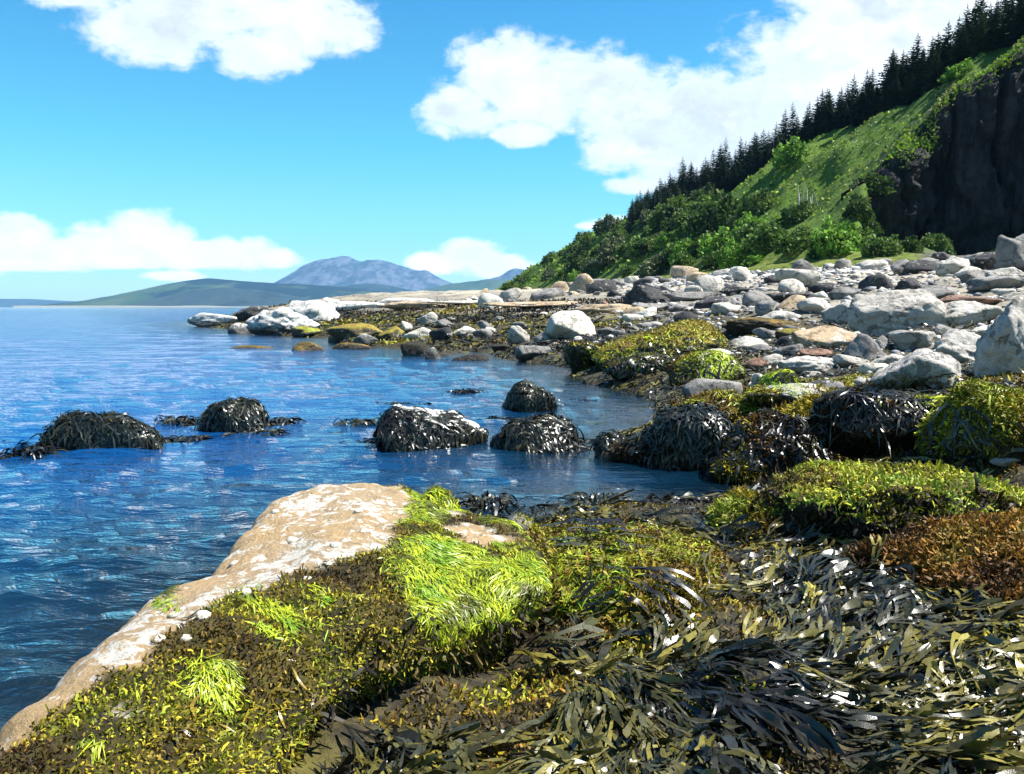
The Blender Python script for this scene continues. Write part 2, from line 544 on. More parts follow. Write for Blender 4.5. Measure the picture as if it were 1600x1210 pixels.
h = t.math('ADD', t.math('MULTIPLY', mid, 0.6), t.math('SUBTRACT', t.math('MULTIPLY', fin, 0.4), t.math('MULTIPLY', pb.outputs['Distance'], 0.5)))
finish(t, m, c, 0.8, h, 0.8, 0.08, 0.3)

# hillside
m, t = new_mat('hill_grass')
HILLG = m
P = t.n('ShaderNodeNewGeometry').outputs['Position']
big = t.noise(P, 0.11, 5, 0.6)
fin = t.noise(P, 2.2, 5, 0.7)
c = t.mix(t.sstep(big, 0.4, 0.6), (0.095, 0.165, 0.020), (0.060, 0.115, 0.016))
c = t.mix(t.sstep(fin, 0.45, 0.7), c, (0.040, 0.070, 0.012))
strip = t.n('ShaderNodeAttribute', attribute_name='rise').outputs['Fac']
c = t.mix(t.math('SUBTRACT', 1.0, t.sstep(strip, 3.0, 7.0)), c, t.mix(t.sstep(fin, 0.4, 0.6), (0.16, 0.18, 0.035), (0.09, 0.13, 0.022)))
bare = t.n('ShaderNodeAttribute', attribute_name='bare').outputs['Fac']
c = t.mix(bare, c, t.mix(t.sstep(fin, 0.4, 0.6), (0.05, 0.045, 0.04), (0.15, 0.14, 0.125)))
finish(t, m, c, 0.9, fin, 0.9, 0.4, 0.15)

# cliff
m, t = new_mat('cliff_rock')
CLIFF = m
P = t.n('ShaderNodeNewGeometry').outputs['Position']
st = t.noise(t.mapping(P, (1, 1, 0.16)), 0.9, 6, 0.65)
fin = t.noise(P, 1.8, 6, 0.7)
c = t.mix(t.sstep(st, 0.38, 0.62), (0.009, 0.009, 0.0095), (0.046, 0.044, 0.044))
c = t.mix(t.math('MULTIPLY', t.sstep(fin, 0.5, 0.68), 0.7), c, (0.012, 0.011, 0.011))
pale = t.sstep(t.noise(t.mapping(P, (1, 1, 0.4)), 0.55, 5, 0.7), 0.66, 0.70)
c = t.mix(t.math('MULTIPLY', pale, 0.7), c, (0.30, 0.30, 0.31))
topa = t.n('ShaderNodeAttribute', attribute_name='rise').outputs['Fac']
gf = t.sstep(t.math('ADD', topa, t.math('MULTIPLY', t.math('SUBTRACT', fin, 0.5), 0.2)), 0.88, 0.92)
c = t.mix(gf, c, (0.05, 0.085, 0.02))
finish(t, m, c, 0.85, t.math('ADD', st, fin), 0.9, 0.5, 0.2)

# sea water
m, t = new_mat('sea_water')
WATER = m
P = t.n('ShaderNodeNewGeometry').outputs['Position']
deep = t.n('ShaderNodeAttribute', attribute_name='depth').outputs['Fac']
b1 = t.noise(t.mapping(P, (1.0, 2.6, 1), (0, 0, 0), (0, 0, R(12))), 2.6, 4, 0.6)
b2 = t.noise(t.mapping(P, (0.25, 0.9, 1), (5, 0, 0), (0, 0, R(8))), 1.0, 5, 0.62)
bh = t.math('ADD', t.math('MULTIPLY', b1, 0.6), b2)
calm = t.n('ShaderNodeAttribute', attribute_name='calm').outputs['Fac']
bump = t.n('ShaderNodeBump', {'Height': bh, 'Strength': calm, 'Distance': 0.085})
body = t.mix(t.sstep(deep, 0.1, 1.3), (0.003, 0.026, 0.055), (0.003, 0.050, 0.175))
dif = t.n('ShaderNodeBsdfDiffuse', {'Color': body})
trn = t.n('ShaderNodeBsdfTransparent', {'Color': (0.62, 0.66, 0.52, 1)})
clear = t.math('POWER', 2.718, t.math('MULTIPLY', deep, -2.6))
under = t.n('ShaderNodeMixShader', {0: clear, 1: dif.outputs[0], 2: trn.outputs[0]})
gl = t.n('ShaderNodeBsdfGlossy', {'Color': (1, 1, 1, 1), 'Roughness': 0.055, 'Normal': bump.outputs[0]})
fr = t.n('ShaderNodeFresnel', {'IOR': 1.34, 'Normal': bump.outputs[0]})
surf = t.n('ShaderNodeMixShader', {0: fr.outputs[0], 1: under.outputs[0], 2: gl.outputs[0]})
t.n('ShaderNodeOutputMaterial', {'Surface': surf.outputs[0]})


# ------------------------------------------------------------------ ground, sea
na, nr = 380, 490
A = np.linspace(R(-50), R(52), na)
Rr = np.exp(np.linspace(math.log(0.7), math.log(430), nr))
gx = (np.sin(A)[None, :] * Rr[:, None]).ravel()
gy = (np.cos(A)[None, :] * Rr[:, None]).ravel() - 0.6
gz, gsd, gsg = beach_z(gx, gy)
F = grid_faces(nr, na)
keep = ((gsd[F].max(1) > -9) & (gsg[F].min(1) < 6))
used, F2 = drop_faces(gx, F, keep)
GV = np.stack([gx, gy, gz], 1)[used]
ground = link('beach', mesh_data('beach', GV, F2[:, ::-1], GROUND, True, attrs={'rise': gz[used]}), kind='structure')
near = (np.hypot(GV[:, 0], GV[:, 1])[F2].max(1) < 15)
NEAR_V, NEAR_F = [GV], [F2[near][:, [0, 2, 1]], F2[near][:, [0, 3, 2]]]
NEAR_OFF = len(GV)

na, nr = 380, 530
A = np.linspace(R(-50), R(42), na)
Rr = np.exp(np.linspace(math.log(1.2), math.log(9600), nr))
sx = (np.sin(A)[None, :] * Rr[:, None]).ravel()
sy = (np.cos(A)[None, :] * Rr[:, None]).ravel()
sr = np.hypot(sx, sy)
_, ssd, _ = beach_z(sx, sy)
F = grid_faces(nr, na)
keep = ssd[F].min(1) < 2.2
used, F2 = drop_faces(sx, F, keep)
x, y, r = sx[used], sy[used], sr[used]
open_w = sst(-ssd[used], 0.2, 3.0)
sz_, _, _ = beach_z(x, y)
open_w = np.maximum(open_w, sst(-x, 1.2, 1.9) * (1 - sst(y, 7, 12)))
amp = (0.45 + 0.55 * open_w)
q = fbm2(x, y, 0.3, 2, 5) * 2.0
wv = 0.034 * fbm(np.stack([x * 0.55 + q, y * 1.7 - x * 0.35, q * 0], 1), 3, 61) * (1 - sst(r, 40, 160))
wv += 0.062 * fbm(np.stack([x * 1.7 + q, y * 4.6 - x * 0.9, q * 0], 1), 3, 62) * (1 - sst(r, 12, 40))
wv += 0.020 * fbm(np.stack([x * 6, y * 13 - x * 2.2, q * 0], 1), 2, 63) * (1 - sst(r, 5, 13))
sea = link('sea', mesh_data('sea', np.stack([x, y, wv * amp], 1), F2[:, ::-1], WATER, True,
           attrs={'depth': np.maximum(-sz_, 0.0), 'calm': 0.55 + 0.45 * open_w}), kind='structure')

# ------------------------------------------------------------------ hillside and cliff
na, nr = 460, 230
A = np.linspace(R(-6), R(62), na)
Rr = np.exp(np.linspace(math.log(26), math.log(520), nr))
hx = (np.sin(A)[None, :] * Rr[:, None]).ravel()
hy = (np.cos(A)[None, :] * Rr[:, None]).ravel()
hz, hsg, he = hill_z(hx, hy)
rag = fbm2(hx, hy, 0.35, 3, 77) * 1.6
hz = hz + 0.16 * sst(hsg + rag, -0.2, 0.8) - 0.25 * (1 - sst(hsg + rag, -0.6, 0.2))
F = grid_faces(nr, na)
keep = (hsg[F].max(1) > -2.5) & (hsg[F].min(1) < 110) & (hy[F].min(1) > 8)
used, F2 = drop_faces(hx, F, keep)
hillside = link('hillside', mesh_data('hillside', np.stack([hx, hy, hz], 1)[used], F2[:, ::-1], HILLG, True, attrs={'rise': hsg[used], 'bare': (sst(he, 0.5, 2.0) * sst(hx / np.maximum(hy, 1) + 0.02 * rag, 0.44, 0.48))[used]}), kind='structure')

CL = np.array([(28.6, 78.0), (30.6, 77.0), (34.2, 77.9), (36.2, 79.9), (42, 78.4), (50, 76.4), (62, 67.7), (92, 49.2)])
seg = np.hypot(*np.diff(CL, axis=0).T)
cum = np.concatenate([[0], np.cumsum(seg)])
nu, nv = 330, 110
u = np.linspace(0, cum[-1], nu)
cx, cy = np.interp(u, cum, CL[:, 0]), np.interp(u, cum, CL[:, 1])
k = np.ones(7) / 7
cx[3:-3], cy[3:-3] = np.convolve(cx, k, 'valid'), np.convolve(cy, k, 'valid')
tx, ty = np.gradient(cx), np.gradient(cy)
tl = np.hypot(tx, ty)
nx_, ny_ = ty / tl, -tx / tl          # towards the shore
zt, _, _ = hill_z(cx - nx_ * 1.2, cy - ny_ * 1.2, False)
zt = zt + 0.35
zb_, _, _ = hill_z(cx + nx_ * 3.2, cy + ny_ * 3.2)
zb_ = np.minimum(zb_, zt - 1) - 1.2
v = np.linspace(0, 1, nv)
UU, VV = np.meshgrid(u, v, indexing='ij')
zz = zb_[:, None] + (zt - zb_)[:, None] * np.minimum(VV / 0.9, 1)
colm = fbm(np.stack([(UU * 0.42).ravel(), (zz * 0.05).ravel(), np.zeros(UU.size)], 1), 4, 91).reshape(UU.shape)
rough = fbm(np.stack([(UU * 0.5).ravel(), (zz * 0.4).ravel(), np.ones(UU.size)], 1), 5, 95, 0.6).reshape(UU.shape)
fiss = -2.2 * np.exp(-((colm + 0.12) / 0.05) ** 2)
blk = np.round(2.5 * fbm(np.stack([(UU * 0.33).ravel(), (zz * 0.16).ravel(), np.full(UU.size, 5.0)], 1), 2, 99).reshape(UU.shape)) / 2.5
off = 1.8 * colm + 1.6 * rough + fiss * 0.8 + 1.1 * blk
off = off - 3.8 * (1 - sst(VV, 0.05, 0.30)) * (0.6 + 0.7 * colm) + 0.5 * sst(VV, 0.3, 0.7)
off = off * (1 - 0.7 * sst(VV, 0.84, 0.92)) - 0.9 * sst(VV, 0.80, 0.9) - 6.0 * np.clip((VV - 0.9) / 0.1, 0, 1)
X = cx[:, None] + nx_[:, None] * off
Y = cy[:, None] + ny_[:, None] * off
nat = hill_z(X.ravel(), Y.ravel(), False)[0].reshape(X.shape) + 0.12
zz = np.where(VV > 0.9, nat * sst(VV, 0.9, 0.93) + zz * (1 - sst(VV, 0.9, 0.93)), zz)
cliff = link('cliff', mesh_data('cliff', np.stack([X.ravel(), Y.ravel(), zz.ravel()], 1), grid_faces(nu, nv)[:, ::-1], CLIFF, True,
             attrs={'rise': VV.ravel()}), kind='structure')
CLX, CLY, CLZ, CLNX, CLNY = cx, cy, zt, nx_, ny_


# ------------------------------------------------------------------ far hills across the sound
def far_mat(name, c1, c2, c3, scale, dark_amt):
    m, t = new_mat(name)
    P = t.n('ShaderNodeNewGeometry').outputs['Position']
    a = t.noise(t.mapping(P, (1, 0.6, 2.2)), scale, 5, 0.62)
    b = t.noise(t.mapping(P, (1, 0.3, 0.8)), scale * 5, 7, 0.72)
    c = t.mix(t.sstep(b, 0.4, 0.6), c1, c2)
    c = t.mix(t.sstep(a, 0.52 - dark_amt, 0.56 - dark_amt), c, c3)
    finish(t, m, c, 0.95, b, 0.5, 20.0, 0.1)
    return m


FAR_GREEN = far_mat('far_moor', (0.024, 0.052, 0.028), (0.050, 0.075, 0.040), (0.006, 0.018, 0.022), 0.0014, 0.03)
FAR_BLUE = far_mat('far_forest', (0.020, 0.036, 0.040), (0.028, 0.044, 0.040), (0.012, 0.024, 0.026), 0.002, 0.0)
FAR_ROCK = far_mat('far_granite', (0.024, 0.036, 0.056), (0.085, 0.10, 0.125), (0.02, 0.04, 0.05), 0.0028, -0.04)


def far_hill(name, prof, dist, depth, mat, rough, seed, dist2=None):
    px = np.array([p[0] for p in prof], float)
    hh = np.array([p[1] for p in prof], float)
    n, mm = 190, 44
    s = np.linspace(px[0], px[-1], n)
    # smooth interpolation of the silhouette heights
    H = np.interp(s, px, hh)
    ker = np.hanning(7)
    ker /= ker.sum()
    H = np.convolve(np.pad(H, 3, 'edge'), ker, 'valid')
    tv = np.linspace(-1, 1, mm)
    D = dist + tv * depth
    X = (s[:, None] - 800) / FPX * dist * np.ones(mm)[None, :]
    Y = np.broadcast_to(D[None, :], X.shape)
    base = (H / FPX * dist)[:, None] + CAM_H
    cross = np.clip(1 - np.abs(tv), 0, 1)[None, :] ** 0.85
    nz = fbm(np.stack([(X / depth * 2.2).ravel(), (Y / depth * 2.2).ravel(), np.zeros(X.size)], 1), 6, seed, 0.55).reshape(X.shape)
    rid = 1 - np.abs(fbm(np.stack([(X / depth * 3.1).ravel(), (Y / depth * 1.1).ravel(), np.ones(X.size)], 1), 5, seed + 9, 0.55).reshape(X.shape)) * 2
    Z = base * cross * (1 + rough * (nz * 0.5 + (rid - 0.6) * 0.5) * (1.2 - cross ** 3)) - 6 * (1 - cross)
    return link(name, mesh_data(name, np.stack([X.ravel(), Y.ravel(), Z.ravel()], 1), grid_faces(n, mm)[:, ::-1], mat, True), kind='structure')


far_hill('mountain', [(395, 0), (430, 24), (450, 40), (468, 55), (485, 68), (505, 76), (525, 79), (548, 79), (560, 73), (568, 70), (578, 75), (590, 76), (612, 71), (635, 63), (655, 57), (668, 57), (685, 47), (705, 38), (740, 30), (800, 22), (860, 0)], 7600, 1700, FAR_ROCK, 0.55, 11)
far_hill('mountain', [(680, 0), (715, 33), (750, 42), (780, 47), (797, 58), (806, 61), (822, 58), (850, 46), (900, 38), (980, 20), (1010, 0)], 7000, 1100, FAR_ROCK, 0.3, 15)
far_hill('hill', [(460, 0), (500, 26), (540, 34), (575, 38), (610, 35), (640, 28), (670, 20), (700, 14), (740, 0)], 5600, 700, FAR_BLUE, 0.25, 19)
far_hill('hill', [(590, 0), (630, 16), (660, 27), (700, 36), (735, 41), (770, 44), (810, 40), (880, 38), (950, 0)], 5200, 700, FAR_GREEN, 0.25, 23)
far_hill('hill', [(80, 0), (110, 3), (150, 8), (190, 17), (225, 26), (260, 35), (300, 42), (330, 45), (362, 43), (400, 40), (440, 37), (480, 36), (520, 33), (560, 29), (600, 24), (640, 19), (700, 17), (780, 12), (830, 0)], 4300, 800, FAR_GREEN, 0.22, 29)
far_hill('hill', [(190, 0), (230, 6), (260, 17), (310, 27), (350, 31), (400, 28), (440, 22), (480, 14), (520, 10), (580, 6), (600, 0)], 3700, 380, FAR_BLUE, 0.2, 31)
far_hill('hill', [(-300, 12), (-120, 16), (0, 13), (50, 13), (100, 10), (160, 8), (200, 5), (240, 0)], 8600, 600, FAR_BLUE, 0.15, 37)
m, t = new_mat('far_sand')
finish(t, m, t.mix(t.sstep(t.noise(None, 0.01, 4), 0.4, 0.6), (0.24, 0.23, 0.19), (0.10, 0.12, 0.09)), 0.9)
xs = np.linspace(-1850, -250, 80)
ya = 3280 + 30 * np.sin(xs * 0.01) + 0 * xs
sh = np.concatenate([np.stack([xs, ya, xs * 0 - 0.5], 1), np.stack([xs, ya + 20, xs * 0 + 5 + 2 * np.sin(xs * 0.02)], 1), np.stack([xs, ya + 160, xs * 0 + 7], 1)])
link('far_shore', mesh_data('far_shore', sh, grid_faces(3, 80)[:, ::-1], m, True), kind='structure')
# sea bed under the open water
m, t = new_mat('sea_bed')
finish(t, m, t.mix(t.sstep(t.noise(None, 0.3, 4), 0.4, 0.6), (0.03, 0.035, 0.025), (0.06, 0.055, 0.04)), 0.9)
sb = np.array([(-9000, -60, -1.9), (9000, -60, -1.9), (9000, 9700, -1.9), (-9000, 9700, -1.9)])
link('sea_bed', mesh_data('sea_bed', sb, np.array([[0, 1, 2, 3]]), m, False), kind='structure')

# ------------------------------------------------------------------ rocks
_ico = {}


def ico(n):
    if n not in _ico:
        bm = bmesh.new()
        bmesh.ops.create_icosphere(bm, subdivisions=n, radius=1.0)
        bm.verts.ensure_lookup_table()
        _ico[n] = (np.array([v.co[:] for v in bm.verts]), np.array([[v.index for v in f.verts] for f in bm.faces]))
        bm.free()
    return _ico[n]


def rock_shape(sub, seed, sharp=10, planes=14, n1=0.12, n2=0.04, flat=None):
    """rounded polyhedron, bounding box scaled to x,y in -0.5..0.5 and z 0..1"""
    V, F = ico(sub)
    rg = np.random.default_rng(seed)
    pn = rg.normal(size=(planes, 3))
    pn /= np.linalg.norm(pn, axis=1)[:, None]
    pd = rg.uniform(0.62, 1.0, planes)
    if flat is not None:
        pn = np.vstack([pn, flat / np.linalg.norm(flat)])
        pd = np.append(pd, 0.45)
    q = np.maximum(V @ pn.T, 1e-3) / pd
    r = (q ** sharp).sum(1) ** (-1 / sharp)
    r = np.minimum(r, 1.25)
    r = r * (1 + n1 * fbm(V * 1.7 + seed * 3.1, 4, seed) + n2 * fbm(V * 6.5 + seed, 5, seed + 5, 0.62) * 1.6)
    if sub >= 4:
        rid = 1 - np.abs(vnoise(V * 3.1 + seed, seed + 8)) * 2
        r = r * (1 - n2 * 1.2 * np.clip(rid - 0.75, 0, 1) * 4 * 0.35)
    P = V * r[:, None]
    lo, hi = P.min(0), P.max(0)
    P = (P - (lo + hi) / 2) / (hi - lo)
    P[:, 2] += 0.5
    return P, F


ROCKS = []      # (object, world verts, faces) for scattering weed
OCC = []        # x, y, radius taken by big rocks


def add_rock(name, label, cat, c, size, mat, seed, sub=4, rot=0.0, sink=0.28, sharp=18, n1=0.12, n2=0.04, tilt=0.0, flat=None, planes=14, group=None, fit=True, rnd=False):
    if rnd:
        sharp, planes, sink, n1 = 5, 12, 0.34, 0.36
        size = (size[0], size[1], size[2] * 0.82)
    P, F = rock_shape(sub, seed, sharp, planes, n1, n2, flat)
    if tilt:
        ct, s_ = math.cos(tilt), math.sin(tilt)
        x, z = P[:, 0].copy(), P[:, 2] - 0.5
        P[:, 0], P[:, 2] = x * ct - z * s_, x * s_ + z * ct + 0.5
    c_, s_ = math.cos(rot), math.sin(rot)
    x, y = P[:, 0].copy(), P[:, 1].copy()
    P[:, 0], P[:, 1] = x * c_ - y * s_, x * s_ + y * c_
    if fit:
        for k in (0, 1):
            P[:, k] = (P[:, k] - (P[:, k].max() + P[:, k].min()) / 2) / (P[:, k].max() - P[:, k].min())
    P = P * np.array(size) * np.array([1, 1, 1 / (1 - sink)])
    P[:, 2] -= size[2] / (1 - sink) * sink
    o = link(name, mesh_data(name, P, F, mat, True), loc=tuple(c))
    tag(o, label, cat, group)
    ROCKS.append((o, P + np.array(c), F))
    OCC.append((c[0], c[1], 0.5 * max(size[0], size[1])))
    return o, P + np.array(c), F


def px_rock(px, pyb, wpx, hpx, mat, label, seed, deep=0.8, cat='boulder', name='boulder', **kw):
    """a rock whose foot meets the ground where the sight line through px, pyb does"""
    g = ground_hit(px, pyb)
    sc = g[1] / FPX
    wx, hz = wpx * sc, hpx * sc
    dy = wx * deep
    c = np.array([g[0] * (1 + 0.4 * dy / g[1]), g[1] + 0.4 * dy, 0.0])
    zc = beach_z(c[:1], c[1:2])[0][0]
    zc = max(min(zc, g[2] + 0.35 * hz), -0.3)
    c[2] = zc
    top = g[2] + hz * (1 + 0.2 * dy / g[1])
    return add_rock(name, label, cat, c, (wx, dy, max(top - zc, hz * 0.4)), mat, seed, **kw)


B = px_rock
# --- the point across the inlet
B(338, 509, 88, 20, WHITEB, 'low white rock with a dark wet foot at the very tip of the point', 1, 0.6, sub=4, n2=0.07)
B(379, 522, 46, 17, WHITEB, 'small peaked white rock standing in the water off the point', 2, sub=4, n2=0.07)
B(398, 503, 60, 24, DARK, 'dark streaked rock between the tip and the big white outcrop', 3, sub=4, n2=0.08)
B(452, 522, 120, 42, WHITEB, 'largest jagged white outcrop on the point above the sea', 4, 0.7, sub=5, n1=0.2, n2=0.1, sharp=16, tilt=0.15)
B(487, 505, 90, 36, WHITEB, 'tilted white slab leaning against the largest white outcrop', 5, 0.6, sub=4, n1=0.16, n2=0.08, tilt=-0.25, sharp=18)
B(516, 480, 30, 15, CREAM, 'small cream block on the skyline of the point', 6, sub=3)
B(560, 484, 130, 13, WHITEB, 'long low white ledge along the crest of the point', 7, 0.3, sub=4, n2=0.08)
B(668, 481, 160, 11, TANR, 'long tan rock ledge behind the dark weed of the point', 8, 0.25, sub=4, n2=0.08)
B(850, 483, 200, 12, TANR, 'long cream tan ledge below the hill where the beach narrows', 9, 0.3, sub=4, n2=0.08)
B(955, 489, 120, 14, TANR, 'broken tan ledge running towards the dark rocks mid beach', 10, 0.35, sub=4, n2=0.08)
B(480, 527, 52, 17, LIME, 'yellow green weed covered rock beside the white outcrop', 11, sub=4)
B(556, 531, 96, 24, OLIVE, 'wide olive and yellow weed hump at the edge of the inlet', 12, sub=4)
B(611, 531, 44, 20, OLIVE, 'smaller olive weed hump right beside the wide one', 13, sub=4)
B(480, 549, 56, 14, BROWN, 'low brown rock rising from the water in front of the weed hump', 14, 0.6, sub=4)
B(548, 546, 90, 10, BROWN, 'flat weed fringed ledge awash in the inlet mouth', 15, 0.4, sub=4)
B(398, 545, 100, 5, BROWN, 'thin strip of weedy rock barely above the water', 16, 0.25, sub=3)
B(572, 540, 40, 18, WHITEB, 'white lumpy rock on the flat weedy ledge', 17, sub=4)
B(522, 535, 19, 10, CREAM, 'small round white stone by the low brown rock', 18, sub=3)
B(636, 517, 18, 15, CREAM, 'upright cream stone at the right end of the weed humps', 19, sub=3)
B(652, 531, 46, 20, CREAM, 'wedge shaped cream boulder leaning to the left by the inlet', 20, sub=4, tilt=-0.3)
B(668, 508, 34, 20, PALE, 'grey white boulder among dark weed behind the cream wedge', 21, sub=4)
B(696, 512, 32, 13, GREY, 'flat topped grey stone on dark weed', 22, sub=4)
B(690, 536, 40, 24, DARK, 'dark weedy rock between the cream wedge and the white slab', 23, sub=4)
B(728, 524, 42, 14, CREAM, 'long white stone lying in the weed at the head of the inlet', 24, 0.5, sub=4)
B(765, 520, 22, 9, CREAM, 'little white stone above the head of the inlet', 25, sub=3)
B(652, 556, 54, 22, WEEDY, 'dark weed rock with a white stone against it in the inlet', 26, sub=4)
B(679, 561, 34, 18, WHITEB, 'white pitted stone wet at the foot against the dark weed rock', 27, sub=4)
B(735, 563, 66, 9, WEEDY, 'low dark weed raft trailing right from the white pitted stone', 28, 0.5, sub=4)
B(784, 550, 34, 12, WEEDY, 'small black weed rock alone in the shallow inlet', 29, sub=4)
B(812, 515, 26, 12, GREY, 'small grey round stone behind the pair of round boulders', 30, sub=3)
B(810, 538, 36, 28, PALE, 'tall round grey boulder at the head of the inlet', 31, sub=4, sharp=6)
B(846, 536, 26, 17, GREY, 'dark ringed round boulder right of the tall round one', 32, sub=4, sharp=6)
B(832, 562, 58, 22, GREY, 'domed grey boulder sitting in the shallow water', 33, 0.7, sub=5, sharp=8)
B(892, 532, 80, 46, CREAM, 'big smooth cream white boulder with a slanting top', 34, 0.8, sub=5, sharp=12, n1=0.08, n2=0.025, tilt=0.12)
B(866, 533, 30, 19, CREAM, 'small white boulder in front of the big cream one', 35, sub=4, sharp=7)
B(903, 536, 14, 10, CREAM, 'round white cobble at the right foot of the big cream boulder', 36, sub=3)
B(988, 503, 36, 12, CREAM, 'flat white slab beyond the olive weed rock', 37, 0.5, sub=3, sharp=16)
# --- weed rocks at the inlet
o_w1 = B(922, 576, 78, 40, OLIVE, 'round brown topped rock fringed with green weed by the water', 40, 0.8, sub=5, sharp=6)
o_w2 = B(1035, 566, 230, 64, OLIVE, 'very large flat olive weed rock above the inlet', 41, 0.6, sub=5, sharp=8, tilt=-0.08)
o_w3 = B(1000, 588, 120, 40, BROWN, 'dark brown weed apron in front of the large olive rock', 42, 0.6, sub=5, rnd=True)
B(963, 550, 16, 10, CREAM, 'bright white cobble between the round brown rock and the olive one', 43, sub=3)
o_w4 = B(1102, 600, 116, 46, LIME, 'sloping rock with bright lime weed on its right shoulder', 44, 0.7, sub=5, sharp=7, tilt=0.15)
B(1085, 577, 50, 16, PALE, 'grey slab tucked behind the lime shouldered rock', 45, 0.6, sub=4)
B(1118, 560, 52, 14, PALE, 'low pale stone under the right end of the olive rock', 46, 0.6, sub=4)
B(1180, 578, 44, 18, RED, 'brown stone right of the lime shouldered rock', 47, sub=4)
B(1112, 630, 96, 36, GREY, 'smooth slate grey slab sloping down to the right', 48, 0.6, sub=5, sharp=20, n1=0.05, n2=0.015, tilt=-0.3, planes=10)
o_w5 = B(1216, 622, 66, 38, LIME, 'small hump thick with lime yellow weed', 49, 0.8, sub=5, sharp=6)
B(1190, 606, 34, 22, CREAM, 'pale stone behind the small lime hump', 50, sub=4)
B(1190, 676, 60, 30, WHITEB, 'white barnacled rock among dark wrack', 51, sub=4, n2=0.08)
o_w6 = B(1095, 735, 150, 92, ROUGH, 'pale rock flank almost buried in dark wrack above the pool', 52, 0.9, sub=5, n2=0.06)
o_l1 = B(1130, 668, 190, 50, BROWN, 'broad weedy ledge stepping down from the slate slab to the pool', 150, 0.7, sub=5, n1=0.22, n2=0.09, sharp=20, planes=10)
o_l2 = B(1250, 650, 170, 44, ROUGH, 'jagged pale and brown ledge left of the speckled boulder', 151, 0.6, sub=5, n1=0.2, n2=0.1, sharp=22, planes=9, tilt=0.12)
o_l3 = B(1500, 690, 180, 60, BROWN, 'jagged brown ledge between the hanging wrack and the lime bank', 152, 0.7, sub=5, n1=0.25, n2=0.1, sharp=20, planes=10)
B(1160, 640, 60, 18, PALE, 'pale angular slab on the weedy ledge beside the slate slab', 153, 0.7, sub=4, sharp=22, planes=9)
B(1330, 668, 54, 20, ROUGH, 'rough pale block at the left foot of the speckled boulder', 154, 0.7, sub=4, sharp=22, planes=9)
B(1572, 735, 46, 18, PALE, 'pale wet stone at the right edge above the rust boulder', 155, 0.7, sub=4)
o_w7 = B(962, 716, 50, 46, WEEDY, 'small dark wrack mound at the mouth of the pool', 53, 0.9, sub=4, rnd=True)
o_w8 = B(1030, 728, 170, 60, WEEDY, 'long dark wrack bank sloping into the pool', 54, 0.8, sub=5, rnd=True)
o_w9 = B(1215, 748, 230, 112, BROWN, 'brown wrack covered bank right of the pool', 55, 0.8, sub=5, rnd=True)
o_w10 = B(1285, 706, 160, 92, BROWN, 'rust topped weed rock with a dark hollow under it', 56, 0.8, sub=5, rnd=True)
# --- boulders on the right of the beach
B(1350, 562, 64, 40, GREY, 'angular slate boulder with one black shaded face', 60, 0.9, sub=4, sharp=24, n1=0.05, n2=0.02, planes=9)
B(1378, 548, 26, 22, GREY, 'narrow dark stone wedged behind the slate boulder', 61, sub=4, sharp=16)
B(1425, 550, 76, 32, PALE, 'blocky white boulder right of the slate one', 62, 0.8, sub=4, sharp=14)
B(1404, 522, 156, 70, PALE, 'largest pale boulder, domed and split by cracks', 63, 0.8, sub=5, sharp=12, n1=0.08, n2=0.06, planes=12)
B(1350, 484, 34, 24, PALE, 'round grey knob at the left shoulder of the largest pale boulder', 64, sub=4, sharp=6)
B(1322, 506, 74, 34, PALE, 'pale boulder with a black notch left of the largest one', 65, sub=4, n2=0.05)
B(1274, 492, 58, 26, PALE, 'bleached boulder farther left, beside the notched one', 66, sub=4)
B(1392, 520, 46, 22, RED, 'reddish brown boulder at the foot of the largest pale one', 67, sub=4, sharp=14)
B(1296, 545, 120, 34, TANR, 'broad tan slab lying flat in the middle of the beach', 68, 0.7, sub=5, sharp=16, tilt=0.1)
B(1240, 535, 60, 20, OLIVE, 'yellow lichened stone left of the broad tan slab', 69, sub=4)
B(1506, 508, 112, 38, PALE, 'white topped boulder with a black hollow under its left end', 70, 0.7, sub=5, sharp=14, tilt=0.12)
B(1516, 484, 130, 22, RED, 'long reddish slab behind the white topped boulder', 71, 0.5, sub=4, sharp=16, tilt=-0.05)
B(1585, 585, 120, 122, ROUGH, 'huge rough grey rock at the right edge of the beach', 72, 0.9, sub=5, n1=0.14, n2=0.09)
B(1502, 565, 120, 50, ROUGH, 'low rough grey rock beside the huge one', 73, 0.8, sub=5, n2=0.09)
o_h1 = B(1428, 640, 150, 92, ROUGH, 'speckled grey boulder with wrack hanging below it', 74, 0.8, sub=5, n1=0.1, n2=0.07, sharp=12)
o_h2 = B(1400, 716, 280, 104, WEEDY, 'steep bank of hanging black wrack under the speckled boulder', 75, 0.6, sub=5, rnd=True)
o_h3 = B(1570, 722, 240, 112, LIME, 'tall bank of lime and green weed at the right of the frame', 76, 0.7, sub=5, sharp=7)
B(1262, 585, 104, 26, ROUGH, 'grey ridged slab left of the speckled boulder', 77, 0.6, sub=5, n2=0.1, tilt=0.1)
B(1248, 452, 76, 34, PALE, 'tilted lichened slab with a black underside by the grass', 78, 0.7, sub=4, sharp=20, tilt=0.2, sink=0.12)
B(1412, 430, 48, 24, GREY, 'blue grey boulder on the edge of the grass', 79, sub=4, sharp=10)
B(1490, 432, 54, 32, PALE, 'speckled boulder with grass on its top below the cliff', 80, sub=4, n2=0.07)
B(1590, 428, 64, 62, GREY, 'tall rock pile at the right foot of the cliff', 81, sub=4, n2=0.09)
B(1370, 452, 54, 24, DARK, 'black angular rock above the largest pale boulder', 82, sub=4, sharp=16, n2=0.06)
B(1428, 456, 56, 22, DARK, 'jagged black rock right of the angular one', 83, sub=4, sharp=16, n2=0.08)
B(1460, 472, 70, 26, GREY, 'pitted dark grey rock above the long reddish slab', 84, sub=4, n2=0.08)
